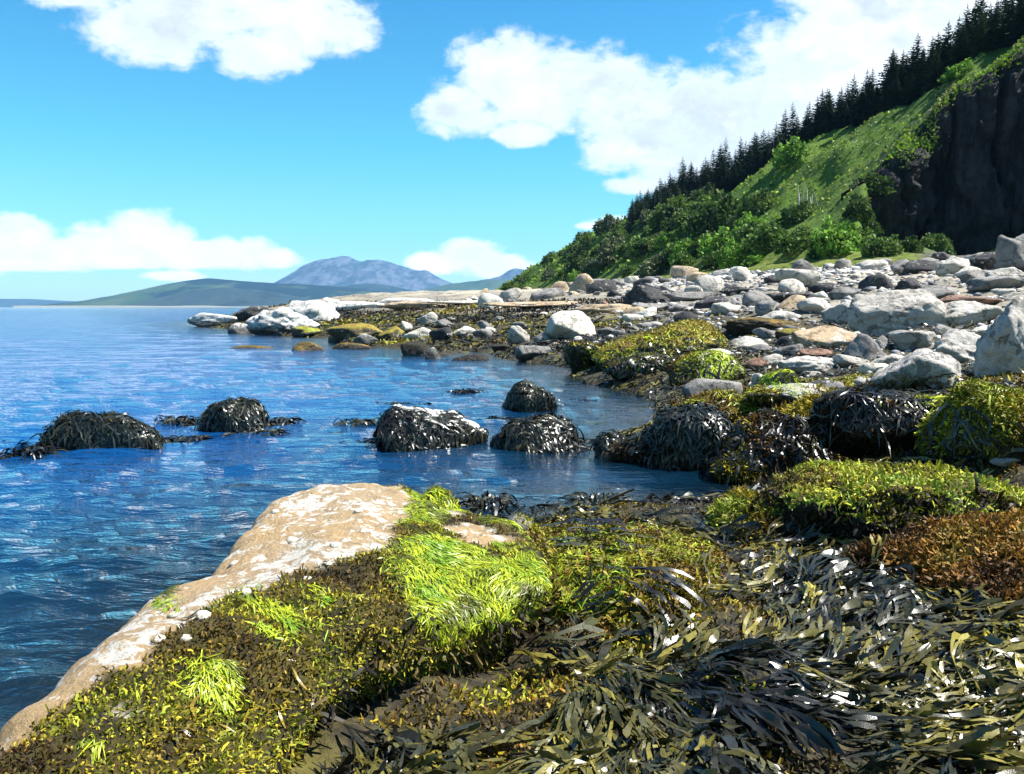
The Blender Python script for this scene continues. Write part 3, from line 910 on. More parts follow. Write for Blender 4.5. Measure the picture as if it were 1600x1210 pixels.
B(1150, 460, 56, 14, DARK, 'flat black slab on the white upper beach', 85, 0.6, sub=4, sharp=14)
B(1012, 476, 76, 30, DARK, 'craggy black outcrop where the tan ledge ends', 86, 0.7, sub=4, n1=0.2, n2=0.1)
B(1038, 458, 20, 12, GREY, 'small grey stone above the craggy black outcrop', 87, sub=3)
B(960, 464, 24, 11, DARK, 'small dark stone left of the craggy outcrop', 88, sub=3)
B(1560, 455, 96, 24, GREY, 'wide dark grey rock near the frame edge below the cliff', 89, 0.6, sub=4, n2=0.08)
B(1522, 442, 46, 20, GREY, 'blue grey rock in front of the cliff hollow', 90, sub=4)
B(1300, 458, 74, 16, DARK, 'long black slab in front of the lichened tilted slab', 91, 0.5, sub=4)
B(1240, 470, 76, 14, DARK, 'low black ledge left of the bleached boulders', 92, 0.5, sub=4)
B(1118, 482, 70, 18, DARK, 'blue black slab in the middle of the upper beach', 93, 0.6, sub=4, sharp=14)
B(1196, 494, 30, 24, GREY, 'upright grey block among the cobbles', 94, sub=4, sharp=14)
B(1136, 493, 48, 20, PALE, 'rounded pale grey boulder beyond the olive weed rock', 95, sub=4, sharp=7)
B(1062, 487, 40, 14, GREY, 'pointed grey stone left of the blue black slab', 96, sub=4)
B(1016, 488, 60, 14, GREY, 'flat grey slab in front of the craggy black outcrop', 97, 0.6, sub=4)
B(1318, 468, 50, 20, GREY, 'blue grey block beside the long black slab', 98, sub=4, sharp=14)
B(1470, 525, 44, 18, GREY, 'grey slab under the white topped boulder', 99, 0.7, sub=4, sharp=16)
B(1440, 532, 34, 14, TANR, 'tan cobble below the largest pale boulder', 100, sub=3, sharp=7)
B(1200, 522, 140, 26, BROWN, 'dark weedy ridge right of the large olive rock', 101, 0.5, sub=5, n2=0.07)
B(1168, 548, 60, 22, PALE, 'barnacled pale rock below the dark weedy ridge', 102, sub=4)
B(1230, 558, 50, 20, GREY, 'banded brown grey stone beside the tan slab', 103, sub=4, sharp=12)
B(1275, 562, 52, 16, RED, 'flat pinkish stone in front of the tan slab', 104, sub=4, sharp=14)

B(1548, 424, 62, 30, DARK, 'black fallen block against the foot of the cliff', 130, 0.8, sub=4, n1=0.15, n2=0.07)
B(1600, 400, 50, 36, GREY, 'grey fallen block highest on the right under the cliff', 131, 0.8, sub=4, n2=0.07)
B(1448, 420, 44, 18, GREY, 'half buried grey block in the grass below the cliff', 132, 0.8, sub=4, n2=0.06)
B(1575, 438, 70, 20, PALE, 'pale ledge of fallen rock at the right below the cliff', 133, 0.5, sub=4, n2=0.08)
B(1490, 398, 40, 22, GREY, 'grey boulder in the shade at the cliff foot', 160, 0.8, sub=4, n2=0.06)
B(1515, 402, 34, 16, PALE, 'pale boulder just right of the shaded grey one at the cliff foot', 161, 0.8, sub=4)
B(1545, 396, 46, 24, DARK, 'black boulder against the middle of the cliff foot', 162, 0.8, sub=4, n2=0.07)
B(1585, 408, 50, 24, GREY, 'slabby grey boulder at the right of the cliff foot', 163, 0.8, sub=4, n2=0.06)
B(1470, 408, 30, 14, DARK, 'small black boulder at the end of the grass', 164, 0.8, sub=4)
B(1530, 415, 60, 20, PALE, 'long pale boulder in front of the black ones under the cliff', 165, 0.6, sub=4, n2=0.06)
B(640, 475, 120, 9, WHITEB, 'thin white ledge on the skyline right of the cream block', 134, 0.3, sub=4, n2=0.1)
B(720, 478, 150, 8, CREAM, 'thin cream ledge on the skyline before the far green hill', 135, 0.25, sub=4, n2=0.1)
B(415, 512, 60, 26, WHITEB, 'steep white rock on the seaward side of the largest outcrop', 136, 0.6, sub=4, n1=0.18, n2=0.1, tilt=0.3)
B(1080, 470, 90, 14, GREY, 'long grey ledge above the cobbles left of the black slab', 137, 0.4, sub=4, n2=0.07)
B(1210, 508, 70, 22, PALE, 'angular pale slab above the dark weedy ridge', 138, 0.6, sub=4, n2=0.05)
B(1470, 500, 60, 22, GREY, 'cracked grey slab between the two largest pale boulders', 139, 0.6, sub=4)
B(1545, 535, 70, 26, PALE, 'tilted pale slab under the white topped boulder', 140, 0.7, sub=4, tilt=0.2)
B(1330, 575, 60, 20, PALE, 'flat pale slab in front of the slate boulder', 141, 0.6, sub=4)
B(1395, 580, 70, 26, ROUGH, 'rough slab behind the speckled boulder', 142, 0.6, sub=4, n2=0.07)

# --- rocks standing in the sea under wrack
o_s1 = B(165, 702, 186, 70, WEEDY, 'broad wrack covered rock farthest left in the sea', 110, 0.7, sub=5, rnd=True)
o_s2 = B(368, 674, 104, 58, WEEDY, 'peaked wrack covered rock right of the broad one in the sea', 111, 0.7, sub=5, rnd=True)
o_s3 = B(676, 700, 166, 84, WHTOP, 'wrack hung rock with a white barnacled top in the sea', 112, 0.6, sub=5, rnd=True)
o_s4 = B(812, 641, 108, 58, WEEDY, 'rounded wrack mound behind the other two mid water', 113, 0.7, sub=5, rnd=True)
o_s5 = B(846, 706, 156, 66, WEEDY, 'spreading wrack mound nearest the pool', 114, 0.6, sub=5, rnd=True)

# --- foreground: the long tan boulder, lofted section by section
ST = np.array([  # y, left x, left z, right x, right z
    (1.25, -1.46, 0.36, -0.98, 0.28), (1.7, -1.44, 0.41, -0.82, 0.32), (2.2, -1.38, 0.47, -0.70, 0.37), (2.6, -1.37, 0.51, -0.64, 0.42),
    (2.95, -1.37, 0.55, -0.50, 0.46), (3.2, -1.35, 0.57, -0.16, 0.47), (3.5, -1.28, 0.58, 0.12, 0.47), (4.0, -1.30, 0.59, 0.15, 0.46),
    (4.5, -1.31, 0.58, 0.02, 0.43), (4.9, -1.26, 0.57, -0.25, 0.42), (5.15, -1.12, 0.53, -0.45, 0.44), (5.35, -0.98, 0.40, -0.62, 0.36), (5.45, -0.9, 0.2, -0.7, 0.2)])
ny2, nk = 150, 96
ys = np.linspace(ST[0, 0], ST[-1, 0], ny2)
cols = [np.interp(ys, ST[:, 0], ST[:, k]) for k in range(5)]
ker = np.hanning(13)
ker /= ker.sum()
cols = [np.convolve(np.pad(c, 6, 'edge'), ker, 'valid') for c in cols]
VV_ = []
for i in range(ny2):
    y_, xl, zl, xr, zr = [c[i] for c in cols]
    wd = xr - xl
    pts = np.array([(xl - 0.30, -0.9), (xl - 0.24, -0.3), (xl - 0.13, 0.10), (xl - 0.03, zl - 0.12), (xl + 0.10, zl), (xl + 0.35 * wd, zl + 0.03), (xl + 0.65 * wd, (zl + zr) / 2 + 0.03),
                    (xr - 0.06, zr + 0.02), (xr + 0.03, zr - 0.06), (xr - 0.03, zr - 0.15), (xr - 0.17, zr - 0.24), (xr - 0.24, 0.0), (xr - 0.25, -0.4)])
    tt = np.concatenate([[0], np.cumsum(np.hypot(*np.diff(pts, axis=0).T))])
    ti = np.linspace(0, tt[-1], nk)
    px_, pz_ = np.interp(ti, tt, pts[:, 0]), np.interp(ti, tt, pts[:, 1])
    ker2 = np.hanning(9)
    ker2 /= ker2.sum()
    px_ = np.convolve(np.pad(px_, 4, 'edge'), ker2, 'valid')
    pz_ = np.convolve(np.pad(pz_, 4, 'edge'), ker2, 'valid')
    VV_.append(np.stack([px_, np.full(nk, y_), pz_], 1))
TV = np.concatenate(VV_)
n_a = fbm(TV * 1.6, 5, 301, 0.55)
n_b = fbm(TV * 9.0, 4, 305, 0.6)
strat = vnoise(np.stack([TV[:, 0] * 1.2, TV[:, 1] * 0.5, TV[:, 2] * 14], 1), 311)
TV[:, 2] += 0.085 * n_a + 0.024 * n_b + 0.03 * np.clip(0.25 - np.abs(fbm(TV * np.array([1.6, 0.8, 1.0]), 4, 313)), 0, 1) * -2
TV[:, 0] += 0.08 * fbm(TV * 2.1 + 9, 5, 307, 0.58) + 0.03 * strat
TV[:, 1] += 0.06 * fbm(TV * 1.9 + 19, 4, 309)
TF = grid_faces(ny2, nk)
# close the far end
cap = len(TV)
TV = np.vstack([TV, TV[(ny2 - 1) * nk:].mean(0)])
ring = np.arange((ny2 - 1) * nk, ny2 * nk)
capF = np.stack([ring[:-1], ring[1:], np.full(nk - 1, cap), np.full(nk - 1, cap)], 1)
TRI = np.vstack([TF[:, [0, 1, 2]], TF[:, [0, 2, 3]], capF[:, :3]])
TAN_C = np.array([-0.8, 3.5, 0.0])
XT = np.array([(1.2, -1.40), (1.9, -1.36), (2.2, -1.29), (2.4, -1.19), (2.6, -1.13), (2.9, -1.04), (3.2, -0.86), (3.45, -0.72), (3.7, -0.58), (4.2, -0.50), (4.7, -0.50), (4.9, -0.62), (5.2, -0.78)])


def weed_line(Q):
    e_ = Q[:, 0] - np.interp(Q[:, 1], XT[:, 0], XT[:, 1]) - 0.10 * fbm(Q * 5, 5, 501, 0.6)
    gap = fbm(Q * 3.6, 4, 503)
    return np.minimum(e_, (0.40 - gap) * 0.6)


weed_v = sst(weed_line(TV), -0.02, 0.04)
TV[:, 2] += weed_v * (0.055 * fbm(TV * 4.0, 4, 504, 0.55) + 0.01) * (TV[:, 2] > 0.1)
HAIRPOLY = [(598, 880), (640, 800), (612, 775), (705, 742), (738, 790), (800, 800), (852, 880), (858, 965), (790, 985), (700, 1010), (640, 960)]
HAIRSPOT = [(345, 1072, 38, 42), (415, 958, 38, 32), (498, 950, 14, 26), (692, 1052, 22, 24), (255, 930, 14, 22), (300, 1105, 25, 14), (150, 1165, 26, 12)]


def pix(Pw):
    x, y, z = Pw[:, 0], Pw[:, 1], Pw[:, 2] - CAM_H
    f = y * math.cos(PITCH) - z * math.sin(PITCH)
    u_ = y * math.sin(PITCH) + z * math.cos(PITCH)
    f = np.where(f < 0.05, 0.05, f)
    return 800 + x / f * FPX, 605 - u_ / f * FPX


def in_poly(px, py, poly):
    c = np.zeros(px.shape, bool)
    for (ax, ay), (bx, by) in zip(poly, poly[1:] + poly[:1]):
        if ay != by:
            c ^= ((ay > py) != (by > py)) & (px < (bx - ax) * (py - ay) / (by - ay) + ax)
    return c


def hairmask(Pp, Nn):
    u_, v_ = pix(Pp)
    j = fbm(Pp * 6, 3, 505) * 35
    j = j + np.random.default_rng(3).normal(0, 11, len(Pp))
    m_ = in_poly(u_ + j, v_ + j * 0.6, HAIRPOLY) & (fbm(Pp * 4.2, 5, 507, 0.6) > -0.13)
    for a, b, c_, d_ in HAIRSPOT:
        m_ |= (((u_ + j * 0.8 - a) / c_) ** 2 + ((v_ + j * 0.7 - b) / d_) ** 2 < 1) & (fbm(Pp * 9, 3, 509) > -0.15)
    return m_


green_v = hairmask(TV, None).astype(float) * (weed_v > 0.3)
tan_rock = link('boulder', mesh_data('boulder', TV - TAN_C, TRI[:, ::-1], BARN, True, attrs={'weed': weed_v, 'green': green_v}), loc=tuple(TAN_C))
tag(tan_rock, 'long tan boulder with white barnacles and green weed in the foreground', 'boulder')
ROCKS.append((tan_rock, TV, TRI[:, ::-1]))

# foreground mounds under weed
fg = {}
fg['hump'] = add_rock('boulder', 'small rounded hump thick with lime green hair weed beside the tan boulder tip', 'boulder', (-0.42, 4.95, 0.05), (0.52, 0.62, 0.54), BROWN, 401, 5, sharp=6, sink=0.2)
fg['mid'] = add_rock('boulder', 'mossy boulder in the middle foreground between green weed and dark wrack', 'boulder', (0.56, 4.25, 0.0), (1.36, 2.3, 0.46), BROWN, 402, 5, rot=0.25, sharp=7, sink=0.2)
fg['mid2'] = add_rock('boulder', 'lower moss spotted rock nearer the camera than the mossy boulder', 'boulder', (0.72, 3.35, 0.0), (0.95, 1.0, 0.36), BROWN, 403, 5, rot=-0.4, sharp=7, sink=0.2)
fg['right'] = add_rock('boulder', 'big lime topped boulder with black hollows on the right', 'boulder', (2.45, 5.1, 0.05), (2.2, 1.5, 0.66), BROWN, 404, 5, rot=-0.1, sharp=7, sink=0.2, n1=0.38, n2=0.08)
fg['rust'] = add_rock('boulder', 'boulder furred with rust brown weed at the right edge', 'boulder', (2.28, 3.95, 0.0), (1.25, 0.95, 0.66), BROWN, 405, 5, rot=0.2, sharp=6, sink=0.2, n1=0.15)
fg['lowright'] = add_rock('boulder', 'low rock under a spread of olive wrack on the right', 'boulder', (1.75, 3.5, 0.0), (1.3, 0.9, 0.30), WEEDY, 406, 5, rot=0.4, sharp=6, sink=0.3)
fg['front'] = add_rock('boulder', 'flat rock under combed dark wrack at the bottom of the frame', 'boulder', (0.55, 2.35, 0.0), (1.9, 0.9, 0.26), WEEDY, 407, 5, rot=0.15, sharp=6, sink=0.3)
fg['frontr'] = add_rock('boulder', 'flat rock under wrack in the bottom right corner', 'boulder', (1.65, 2.45, 0.0), (1.0, 0.9, 0.27), WEEDY, 408, 5, rot=-0.3, sharp=6, sink=0.3)
fg['rightlow'] = add_rock('boulder', 'lower moss shoulder at the left foot of the lime topped boulder', 'boulder', (1.55, 5.0, 0.0), (0.8, 1.1, 0.46), BROWN, 410, 5, rot=0.5, sharp=7, sink=0.2, n1=0.3)
fg['rightmid'] = add_rock('boulder', 'small weedy knob before the black hollow of the lime topped boulder', 'boulder', (1.72, 4.25, 0.0), (0.5, 0.5, 0.38), BROWN, 411, 5, rot=0.2, sharp=6, sink=0.2, n1=0.3)
fg['pale'] = add_rock('boulder', 'small pale stone at the left end of the mossy boulder', 'boulder', (0.06, 5.05, 0.2), (0.22, 0.22, 0.20), ROUGH, 409, 4, sharp=8)


# ------------------------------------------------------------------ scattering and weed builders
def sample(V, F, n, maskf=None, power=1.6, zmin=-0.05, back=-0.45):
    a, b, c = V[F[:, 0]], V[F[:, 1]], V[F[:, 2]]
    N = np.cross(b - a, c - a)
    ar = np.linalg.norm(N, axis=1)
    N = N / (ar[:, None] + 1e-12)
    ctr = (a + b + c) / 3
    to = np.array([0, 0, CAM_H]) - ctr
    d = np.linalg.norm(to, axis=1)
    wgt = ar / d ** power * (ctr[:, 2] > zmin) * ((N * to).sum(1) / d > back)
    if wgt.sum() <= 0:
        return np.zeros((0, 3)), np.zeros((0, 3))
    k = rng.choice(len(F), size=n, p=wgt / wgt.sum())
    r1, r2 = np.sqrt(rng.random(n)), rng.random(n)
    Pp = a[k] * (1 - r1)[:, None] + b[k] * (r1 * (1 - r2))[:, None] + c[k] * (r1 * r2)[:, None]
    Nn = N[k]
    if maskf is not None:
        m_ = maskf(Pp, Nn)
        Pp, Nn = Pp[m_], Nn[m_]
    return Pp, Nn


def unit(v):
    return v / (np.linalg.norm(v, axis=-1, keepdims=True) + 1e-9)


def drape(P, N, T, L, K, bvh, off, grav=0.5, curl=0.0):
    """paths that creep over a surface from P along T, pulled downhill"""
    n = len(P)
    path = np.zeros((n, K + 1, 3))
    nrm = np.zeros((n, K + 1, 3))
    p = P + N * off[:, None]
    T = unit(T - N * (T * N).sum(1)[:, None])
    path[:, 0], nrm[:, 0] = p, N
    down = np.array([0, 0, -1.0])
    cang = rng.normal(0, 1, n) * curl
    fn = bvh.find_nearest
    for k in range(1, K + 1):
        q = p + T * (L / K)[:, None]
        loc = np.empty((n, 3))
        nn = np.empty((n, 3))
        for i, v in enumerate(q.tolist()):
            l_, n_, _, _ = fn(v)
            loc[i] = l_
            nn[i] = n_
        flip = (nn * nrm[:, k - 1]).sum(1) < -0.2
        nn[flip] = nrm[flip, k - 1]
        q2 = loc + nn * (off * (0.7 + 0.6 * rng.random(n)))[:, None]
        far = np.linalg.norm(q2 - q, axis=1) > (L / K) * 1.2
        q2[far] = q[far] + down * (L / K)[far, None] * 0.5
        g = down - nn * (nn * down).sum(1)[:, None]
        T = unit(0.75 * unit(q2 - p) + 0.25 * T + grav * g)
        if curl:
            T = unit(T * np.cos(cang)[:, None] + np.cross(nn, T) * np.sin(cang)[:, None])
        p = q2
        path[:, k], nrm[:, k] = p, nn
    return path, nrm


def ribbons(path, nrm, width, prof, col, tipcol=None, twist=0.0):
    n, K1, _ = path.shape
    tan = unit(np.gradient(path, axis=1))
    side = unit(np.cross(tan, nrm))
    if twist:
        ph = rng.uniform(0, 6.28, n)[:, None] + np.arange(K1)[None, :] * rng.uniform(-0.8, 0.8, n)[:, None]
        side = unit(side + nrm * (np.sin(ph) * twist)[:, :, None])
    w_ = width[:, None] * np.asarray(prof)[None, :] * 0.5
    V = np.stack([path - side * w_[:, :, None], path + side * w_[:, :, None]], 2).reshape(-1, 3)
    a = (np.arange(n)[:, None] * K1 + np.arange(K1 - 1)[None, :]).ravel() * 2
    F = np.stack([a, a + 1, a + 3, a + 2], 1)
    c = np.repeat(np.repeat(col[:, None, :], K1, 1)[:, :, None, :], 2, 2)
    if tipcol is not None:
        tt = (np.arange(K1) / (K1 - 1))[None, :, None, None]
        c = c * (1 - tt) + tipcol[:, None, None, :] * tt
    return V, F, c.reshape(-1, 3)


def frond_template(seed):
    """flat forked wrack frond: u along 0..1, v across, quads"""
    rg = random.Random(seed)
    pts, fs = [], []

    def limb(u0, v0, u1, v1, w0, w1, k, bow, tip=False):
        base = len(pts)
        for i in range(k + 1):
            t_ = i / k
            u_ = u0 + (u1 - u0) * t_
            v_ = v0 + (v1 - v0) * t_ + bow * math.sin(t_ * 3.14)
            ww = w0 + (w1 - w0) * t_
            if tip:
                ww = w0 + (w1 - w0) * min(1, t_ * 1.6)
                ww *= (1, 1, 1, 0.85, 0.3)[i] if k == 4 else 1
            wob = 1 + rg.uniform(-0.12, 0.12)
            pts.append((u_, v_ - ww * wob))
            pts.append((u_, v_ + ww * wob))
        for i in range(k):
            a = base + 2 * i
            fs.append((a, a + 1, a + 3, a + 2))
    f1 = rg.uniform(0.22, 0.36)
    limb(0, 0, f1, 0, 0.012, 0.024, 2, 0)
    for s in (-1, 1):
        f2 = rg.uniform(0.5, 0.66)
        v2 = s * rg.uniform(0.045, 0.10)
        limb(f1 - 0.02, s * 0.008, f2, v2, 0.020, 0.026, 2, s * 0.012)
        for s2 in (-1, 1):
            limb(f2 - 0.02, v2 + s2 * 0.008, rg.uniform(0.80, 1.0), v2 + s2 * rg.uniform(0.035, 0.085), 0.022, 0.030, 4, s2 * 0.010, True)
    return np.array(pts), np.array(fs)


FR = [frond_template(k) for k in range(8)]


def fronds(path, nrm, L, wscale, col, tipcol):
    """forked fronds laid along paths; returns per-frond arrays"""
    n, K1, _ = path.shape
    tan = unit(np.gradient(path, axis=1))
    side = unit(np.cross(tan, nrm))
    out = []
    for i in range(n):
        uv, f = FR[i % len(FR)]
        x = uv[:, 0] * (K1 - 1)
        k = np.minimum(x.astype(int), K1 - 2)
        fr = (x - k)[:, None]
        p = path[i, k] * (1 - fr) + path[i, k + 1] * fr
        s = side[i, k] * (1 - fr) + side[i, k + 1] * fr
        nn = nrm[i, k] * (1 - fr) + nrm[i, k + 1] * fr
        ph = rng.uniform(0, 6.28)
        edge = np.where(np.arange(len(uv)) % 2 == 0, -1, 1)
        lift = np.sin(uv[:, 0] * 15 + ph) * 0.003 * edge + 0.010 * np.sin(uv[:, 0] * 5 + ph) + 0.006 * (uv[:, 1] / 0.1) ** 2 * rng.uniform(-2, 2)
        v = p + s * (uv[:, 1] * L[i] * wscale[i])[:, None] + nn * (lift * (0.4 + 1.2 * uv[:, 0]))[:, None]
        c = col[i] * (1 - uv[:, :1]) + tipcol[i] * uv[:, :1]
        out.append((v, f, c))
    return out


def join(parts):
    Vs, Fs, Cs, o_ = [], [], [], 0
    for v, f, c in parts:
        Vs.append(v)
        Fs.append(f + o_)
        Cs.append(c)
        o_ += len(v)
    return np.concatenate(Vs), np.concatenate(Fs), np.concatenate(Cs)


def palette(Pw, cols, sc, seed, jit=0.25):
    """smooth patches of a few colours with a random lightness per piece"""
    q = fbm(Pw * sc, 3, seed) * 1.5 + 0.5 + rng.normal(0, 0.13, len(Pw))
    q = np.clip(q, 0, 0.999) * (len(cols) - 1)
    k = q.astype(int)
    cols = np.array(cols)
    f = (q - k)[:, None]
    c = cols[k] * (1 - f) + cols[np.minimum(k + 1, len(cols) - 1)] * f
    return c * np.exp(rng.normal(0, jit, len(Pw)))[:, None]


def blades(Pp, Nn, L, W_, col, lean=0.9, flow=None):
    """small curled blades: two quads each"""
    n = len(Pp)
    rd = unit(rng.normal(size=(n, 3)))
    d0 = unit(Nn + rd * lean)
    if flow is not None:
        d0 = unit(d0 + flow)
    d1 = unit(d0 + unit(rng.normal(size=(n, 3))) * 0.9 + np.array([0, 0, -0.35]))
    s = unit(np.cross(d0, unit(rng.normal(size=(n, 3)))))
    p0, p1 = Pp - Nn * 0.004, Pp + d0 * (L * 0.5)[:, None]
    p2_ = p1 + d1 * (L * 0.5)[:, None]
    w0, w1, w2 = (W_ * 0.25)[:, None], (W_ * 0.5)[:, None], (W_ * 0.3)[:, None]
    V = np.stack([p0 - s * w0, p0 + s * w0, p1 - s * w1, p1 + s * w1, p2_ - s * w2, p2_ + s * w2], 1).reshape(-1, 3)
    a = np.arange(n) * 6
    F = np.concatenate([np.stack([a, a + 1, a + 3, a + 2], 1), np.stack([a + 2, a + 3, a + 5, a + 4], 1)])
    return V, F, np.repeat(col, 6, 0)


C_TURF_OLIVE = [(0.014, 0.010, 0.005), (0.055, 0.032, 0.007), (0.15, 0.105, 0.010), (0.27, 0.22, 0.015), (0.16, 0.20, 0.015)]
C_TURF_YEL = [(0.05, 0.035, 0.01), (0.16, 0.14, 0.015), (0.30, 0.30, 0.02), (0.36, 0.36, 0.03), (0.20, 0.28, 0.03)]
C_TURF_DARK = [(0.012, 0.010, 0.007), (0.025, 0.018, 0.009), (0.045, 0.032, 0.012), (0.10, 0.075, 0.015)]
C_RUST = [(0.06, 0.028, 0.008), (0.16, 0.075, 0.012), (0.24, 0.12, 0.015), (0.20, 0.14, 0.02)]
C_HAIR = [(0.09, 0.10, 0.010), (0.16, 0.20, 0.012), (0.28, 0.36, 0.015), (0.42, 0.50, 0.02), (0.36, 0.40, 0.02), (0.19, 0.33, 0.02)]
C_WRACK = [(0.006, 0.006, 0.005), (0.012, 0.013, 0.009), (0.024, 0.025, 0.012), (0.050, 0.046, 0.014), (0.018, 0.022, 0.018)]
C_WRACK_OL = [(0.016, 0.016, 0.009), (0.04, 0.037, 0.012), (0.085, 0.075, 0.016), (0.14, 0.12, 0.02)]
PROF5 = [0.5, 0.9, 1.0, 1.0, 0.85, 0.3]


def layer_turf(o, V, F, n, cols, maskf=None, L=0.030, W_=0.010, sc=2.5, seed=0, name='weed_turf', mat=TURF, lean=0.9, jit=0.35):
    Pp, Nn = sample(V, F, int(n * 0.76), maskf)
    if not len(Pp):
        return
    d = np.linalg.norm(Pp - np.array([0, 0, CAM_H]), axis=1)
    ww = np.maximum(W_, d * 0.00115) * rng.uniform(0.6, 1.4, len(Pp))
    ll = np.maximum(L, ww * 1.6) * np.exp(np.clip(rng.normal(0, 0.4, len(Pp)), -0.9, 0.6)) * (1 + 0.5 * fbm(Pp * 6, 2, seed + 3))
    v, f, c = blades(Pp, Nn, ll, ww, palette(Pp, cols, sc, seed, jit), lean)
    base = np.array(o.location) if o is not None else np.zeros(3)
    return link(name, mesh_data(name, v - base, f, mat, True, c), o, kind='stuff')


def layer_ribbon(o, V, F, n, cols, maskf=None, L=0.3, W_=0.02, K=5, grav=0.6, sc=2.0, seed=0, name='weed_fronds', mat=WRACK, off=0.015, bvh=None, flow=None, jit=0.3, tip=1.5, twist=0.5, power=1.6, zmin=-0.05):
    Pp, Nn = sample(V, F, n, maskf, power, zmin)
    if not len(Pp):
        return
    if bvh is None:
        bvh = BVHTree.FromPolygons(V.tolist(), F.tolist())
    d = np.linalg.norm(Pp - np.array([0, 0, CAM_H]), axis=1)
    T = rng.normal(size=(len(Pp), 3)) * 0.6 + np.array([0, 0, -0.6])
    if flow is not None:
        T = flow(Pp) + rng.normal(size=(len(Pp), 3)) * 0.3
    ll = L * rng.uniform(0.55, 1.35, len(Pp))
    ww = np.maximum(W_, d * (0.0009 if mat is HAIR else 0.0013)) * rng.uniform(0.6, 1.4, len(Pp))
    path, nr_ = drape(Pp, Nn, T, ll, K, bvh, off * rng.uniform(0.3, 2.2, len(Pp)), grav)
    col = palette(Pp, cols, sc, seed, jit)
    prof = PROF5 if K == 5 else np.interp(np.linspace(0, 5, K + 1), np.arange(6), PROF5)
    v, f, c = ribbons(path, nr_, ww, prof, col, col * tip, twist)
    base = np.array(o.location) if o is not None else np.zeros(3)
    return link(name, mesh_data(name, v - base, f, mat, True, c), o, kind='stuff')


# --- the tan boulder: bare where the photograph shows stone, weed to the right of that line
def tan_weed(Pp, Nn):
    return (weed_line(Pp) > 0.0) & (Pp[:, 2] > 0.0)


def turf_on_tan(Pp, Nn):
    return tan_weed(Pp, Nn) & ~(hairmask(Pp, Nn) & (rng.random(len(Pp)) < 0.8))


layer_turf(tan_rock, TV, TRI[:, ::-1], 92000, C_TURF_OLIVE[1:] + C_TURF_OLIVE[3:4], turf_on_tan, 0.017, 0.0064, 3.0, 511, jit=0.5)
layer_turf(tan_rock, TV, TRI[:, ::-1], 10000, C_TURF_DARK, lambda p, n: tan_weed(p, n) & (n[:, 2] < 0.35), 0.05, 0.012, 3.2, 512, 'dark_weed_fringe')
layer_ribbon(tan_rock, TV, TRI[:, ::-1], 1500, C_WRACK + C_TURF_OLIVE[1:3], lambda p, n: tan_weed(p, n) & (n[:, 2] < 0.75) & (fbm(p * 2.5, 3, 519) > -0.1), 0.11, 0.008, 4, 0.7, 3, 518, 'wrack_fronds', WRACK, 0.006)
tan_bvh = BVHTree.FromPolygons(TV.tolist(), TRI[:, ::-1].tolist())
layer_ribbon(tan_rock, TV, TRI[:, ::-1], 90000, C_HAIR, lambda p, n: hairmask(p, n) & (n[:, 2] > -0.2), 0.042, 0.0046, 2, 0.1, 6.0, 513, 'green_hair_weed', HAIR, 0.006, tan_bvh,
             flow=lambda p: np.stack([0.5 + 1.6 * fbm(p * 4.0, 3, 515), -0.6 + 1.6 * fbm(p * 4.0 + 9, 3, 516), np.full(len(p), -0.25)], 1), jit=0.25, tip=1.15, twist=0.5)
# white barnacles and limpets that stand proud of the tan stone
lv, lf = ico(2)
lim = lv.copy()
lim[:, 2] = np.maximum(lim[:, 2], -0.1) * 0.55
lim *= 1 + 0.12 * np.sin(8 * np.arctan2(lim[:, 1], lim[:, 0]))[:, None]
m, t = new_mat('limpet_shell')
P = t.n('ShaderNodeTexCoord').outputs['Object']
finish(t, m, t.mix(t.sstep(t.noise(P, 90, 3), 0.4, 0.62), (0.56, 0.53, 0.46), (0.25, 0.23, 0.17)), 0.8, t.noise(P, 150, 3), 0.6, 0.004)
lim_me = mesh_data('limpet', lim * 0.026, lf, m, True)
for lx, ly in ((365, 882), (512, 882), (525, 853), (290, 998), (318, 962), (247, 1000), (430, 800), (455, 845), (385, 925), (560, 800), (270, 962), (480, 905)):
    d = Vector(ray(lx, ly))
    hit = tan_bvh.ray_cast(Vector((0, 0, CAM_H)), d.normalized())
    if hit[0] is not None:
        o = link('limpet', lim_me, tan_rock, hit[0] - Vector(TAN_C))
        o.rotation_euler = hit[1].to_track_quat('Z', 'Y').to_euler()
        k_ = random.uniform(0.7, 1.25)
        o.scale = (k_, k_, k_)

# --- foreground mounds
o, V, F = fg['hump']
layer_turf(o, V, F, 3500, C_TURF_OLIVE, None, 0.03, 0.010, 4, 520)
layer_ribbon(o, V, F, 12000, C_HAIR, lambda p, n: fbm(p * 4, 3, 521) > -0.25, 0.05, 0.0055, 2, 0.3, 5, 522, 'green_hair_weed', HAIR, 0.012, None, lambda p: np.tile((0.5, -0.5, -0.5), (len(p), 1)), 0.25, 1.15, 0.3)


def seen_spots(spots):
    def f(Pp, Nn):
        u_, v_ = pix(Pp)
        j = fbm(Pp * 5, 3, 531) * 25
        m_ = np.zeros(len(Pp), bool)
        for a, b, c_, d_ in spots:
            m_ |= ((u_ + j - a) / c_) ** 2 + ((v_ + j * 0.7 - b) / d_) ** 2 < 1
        return m_
    return f


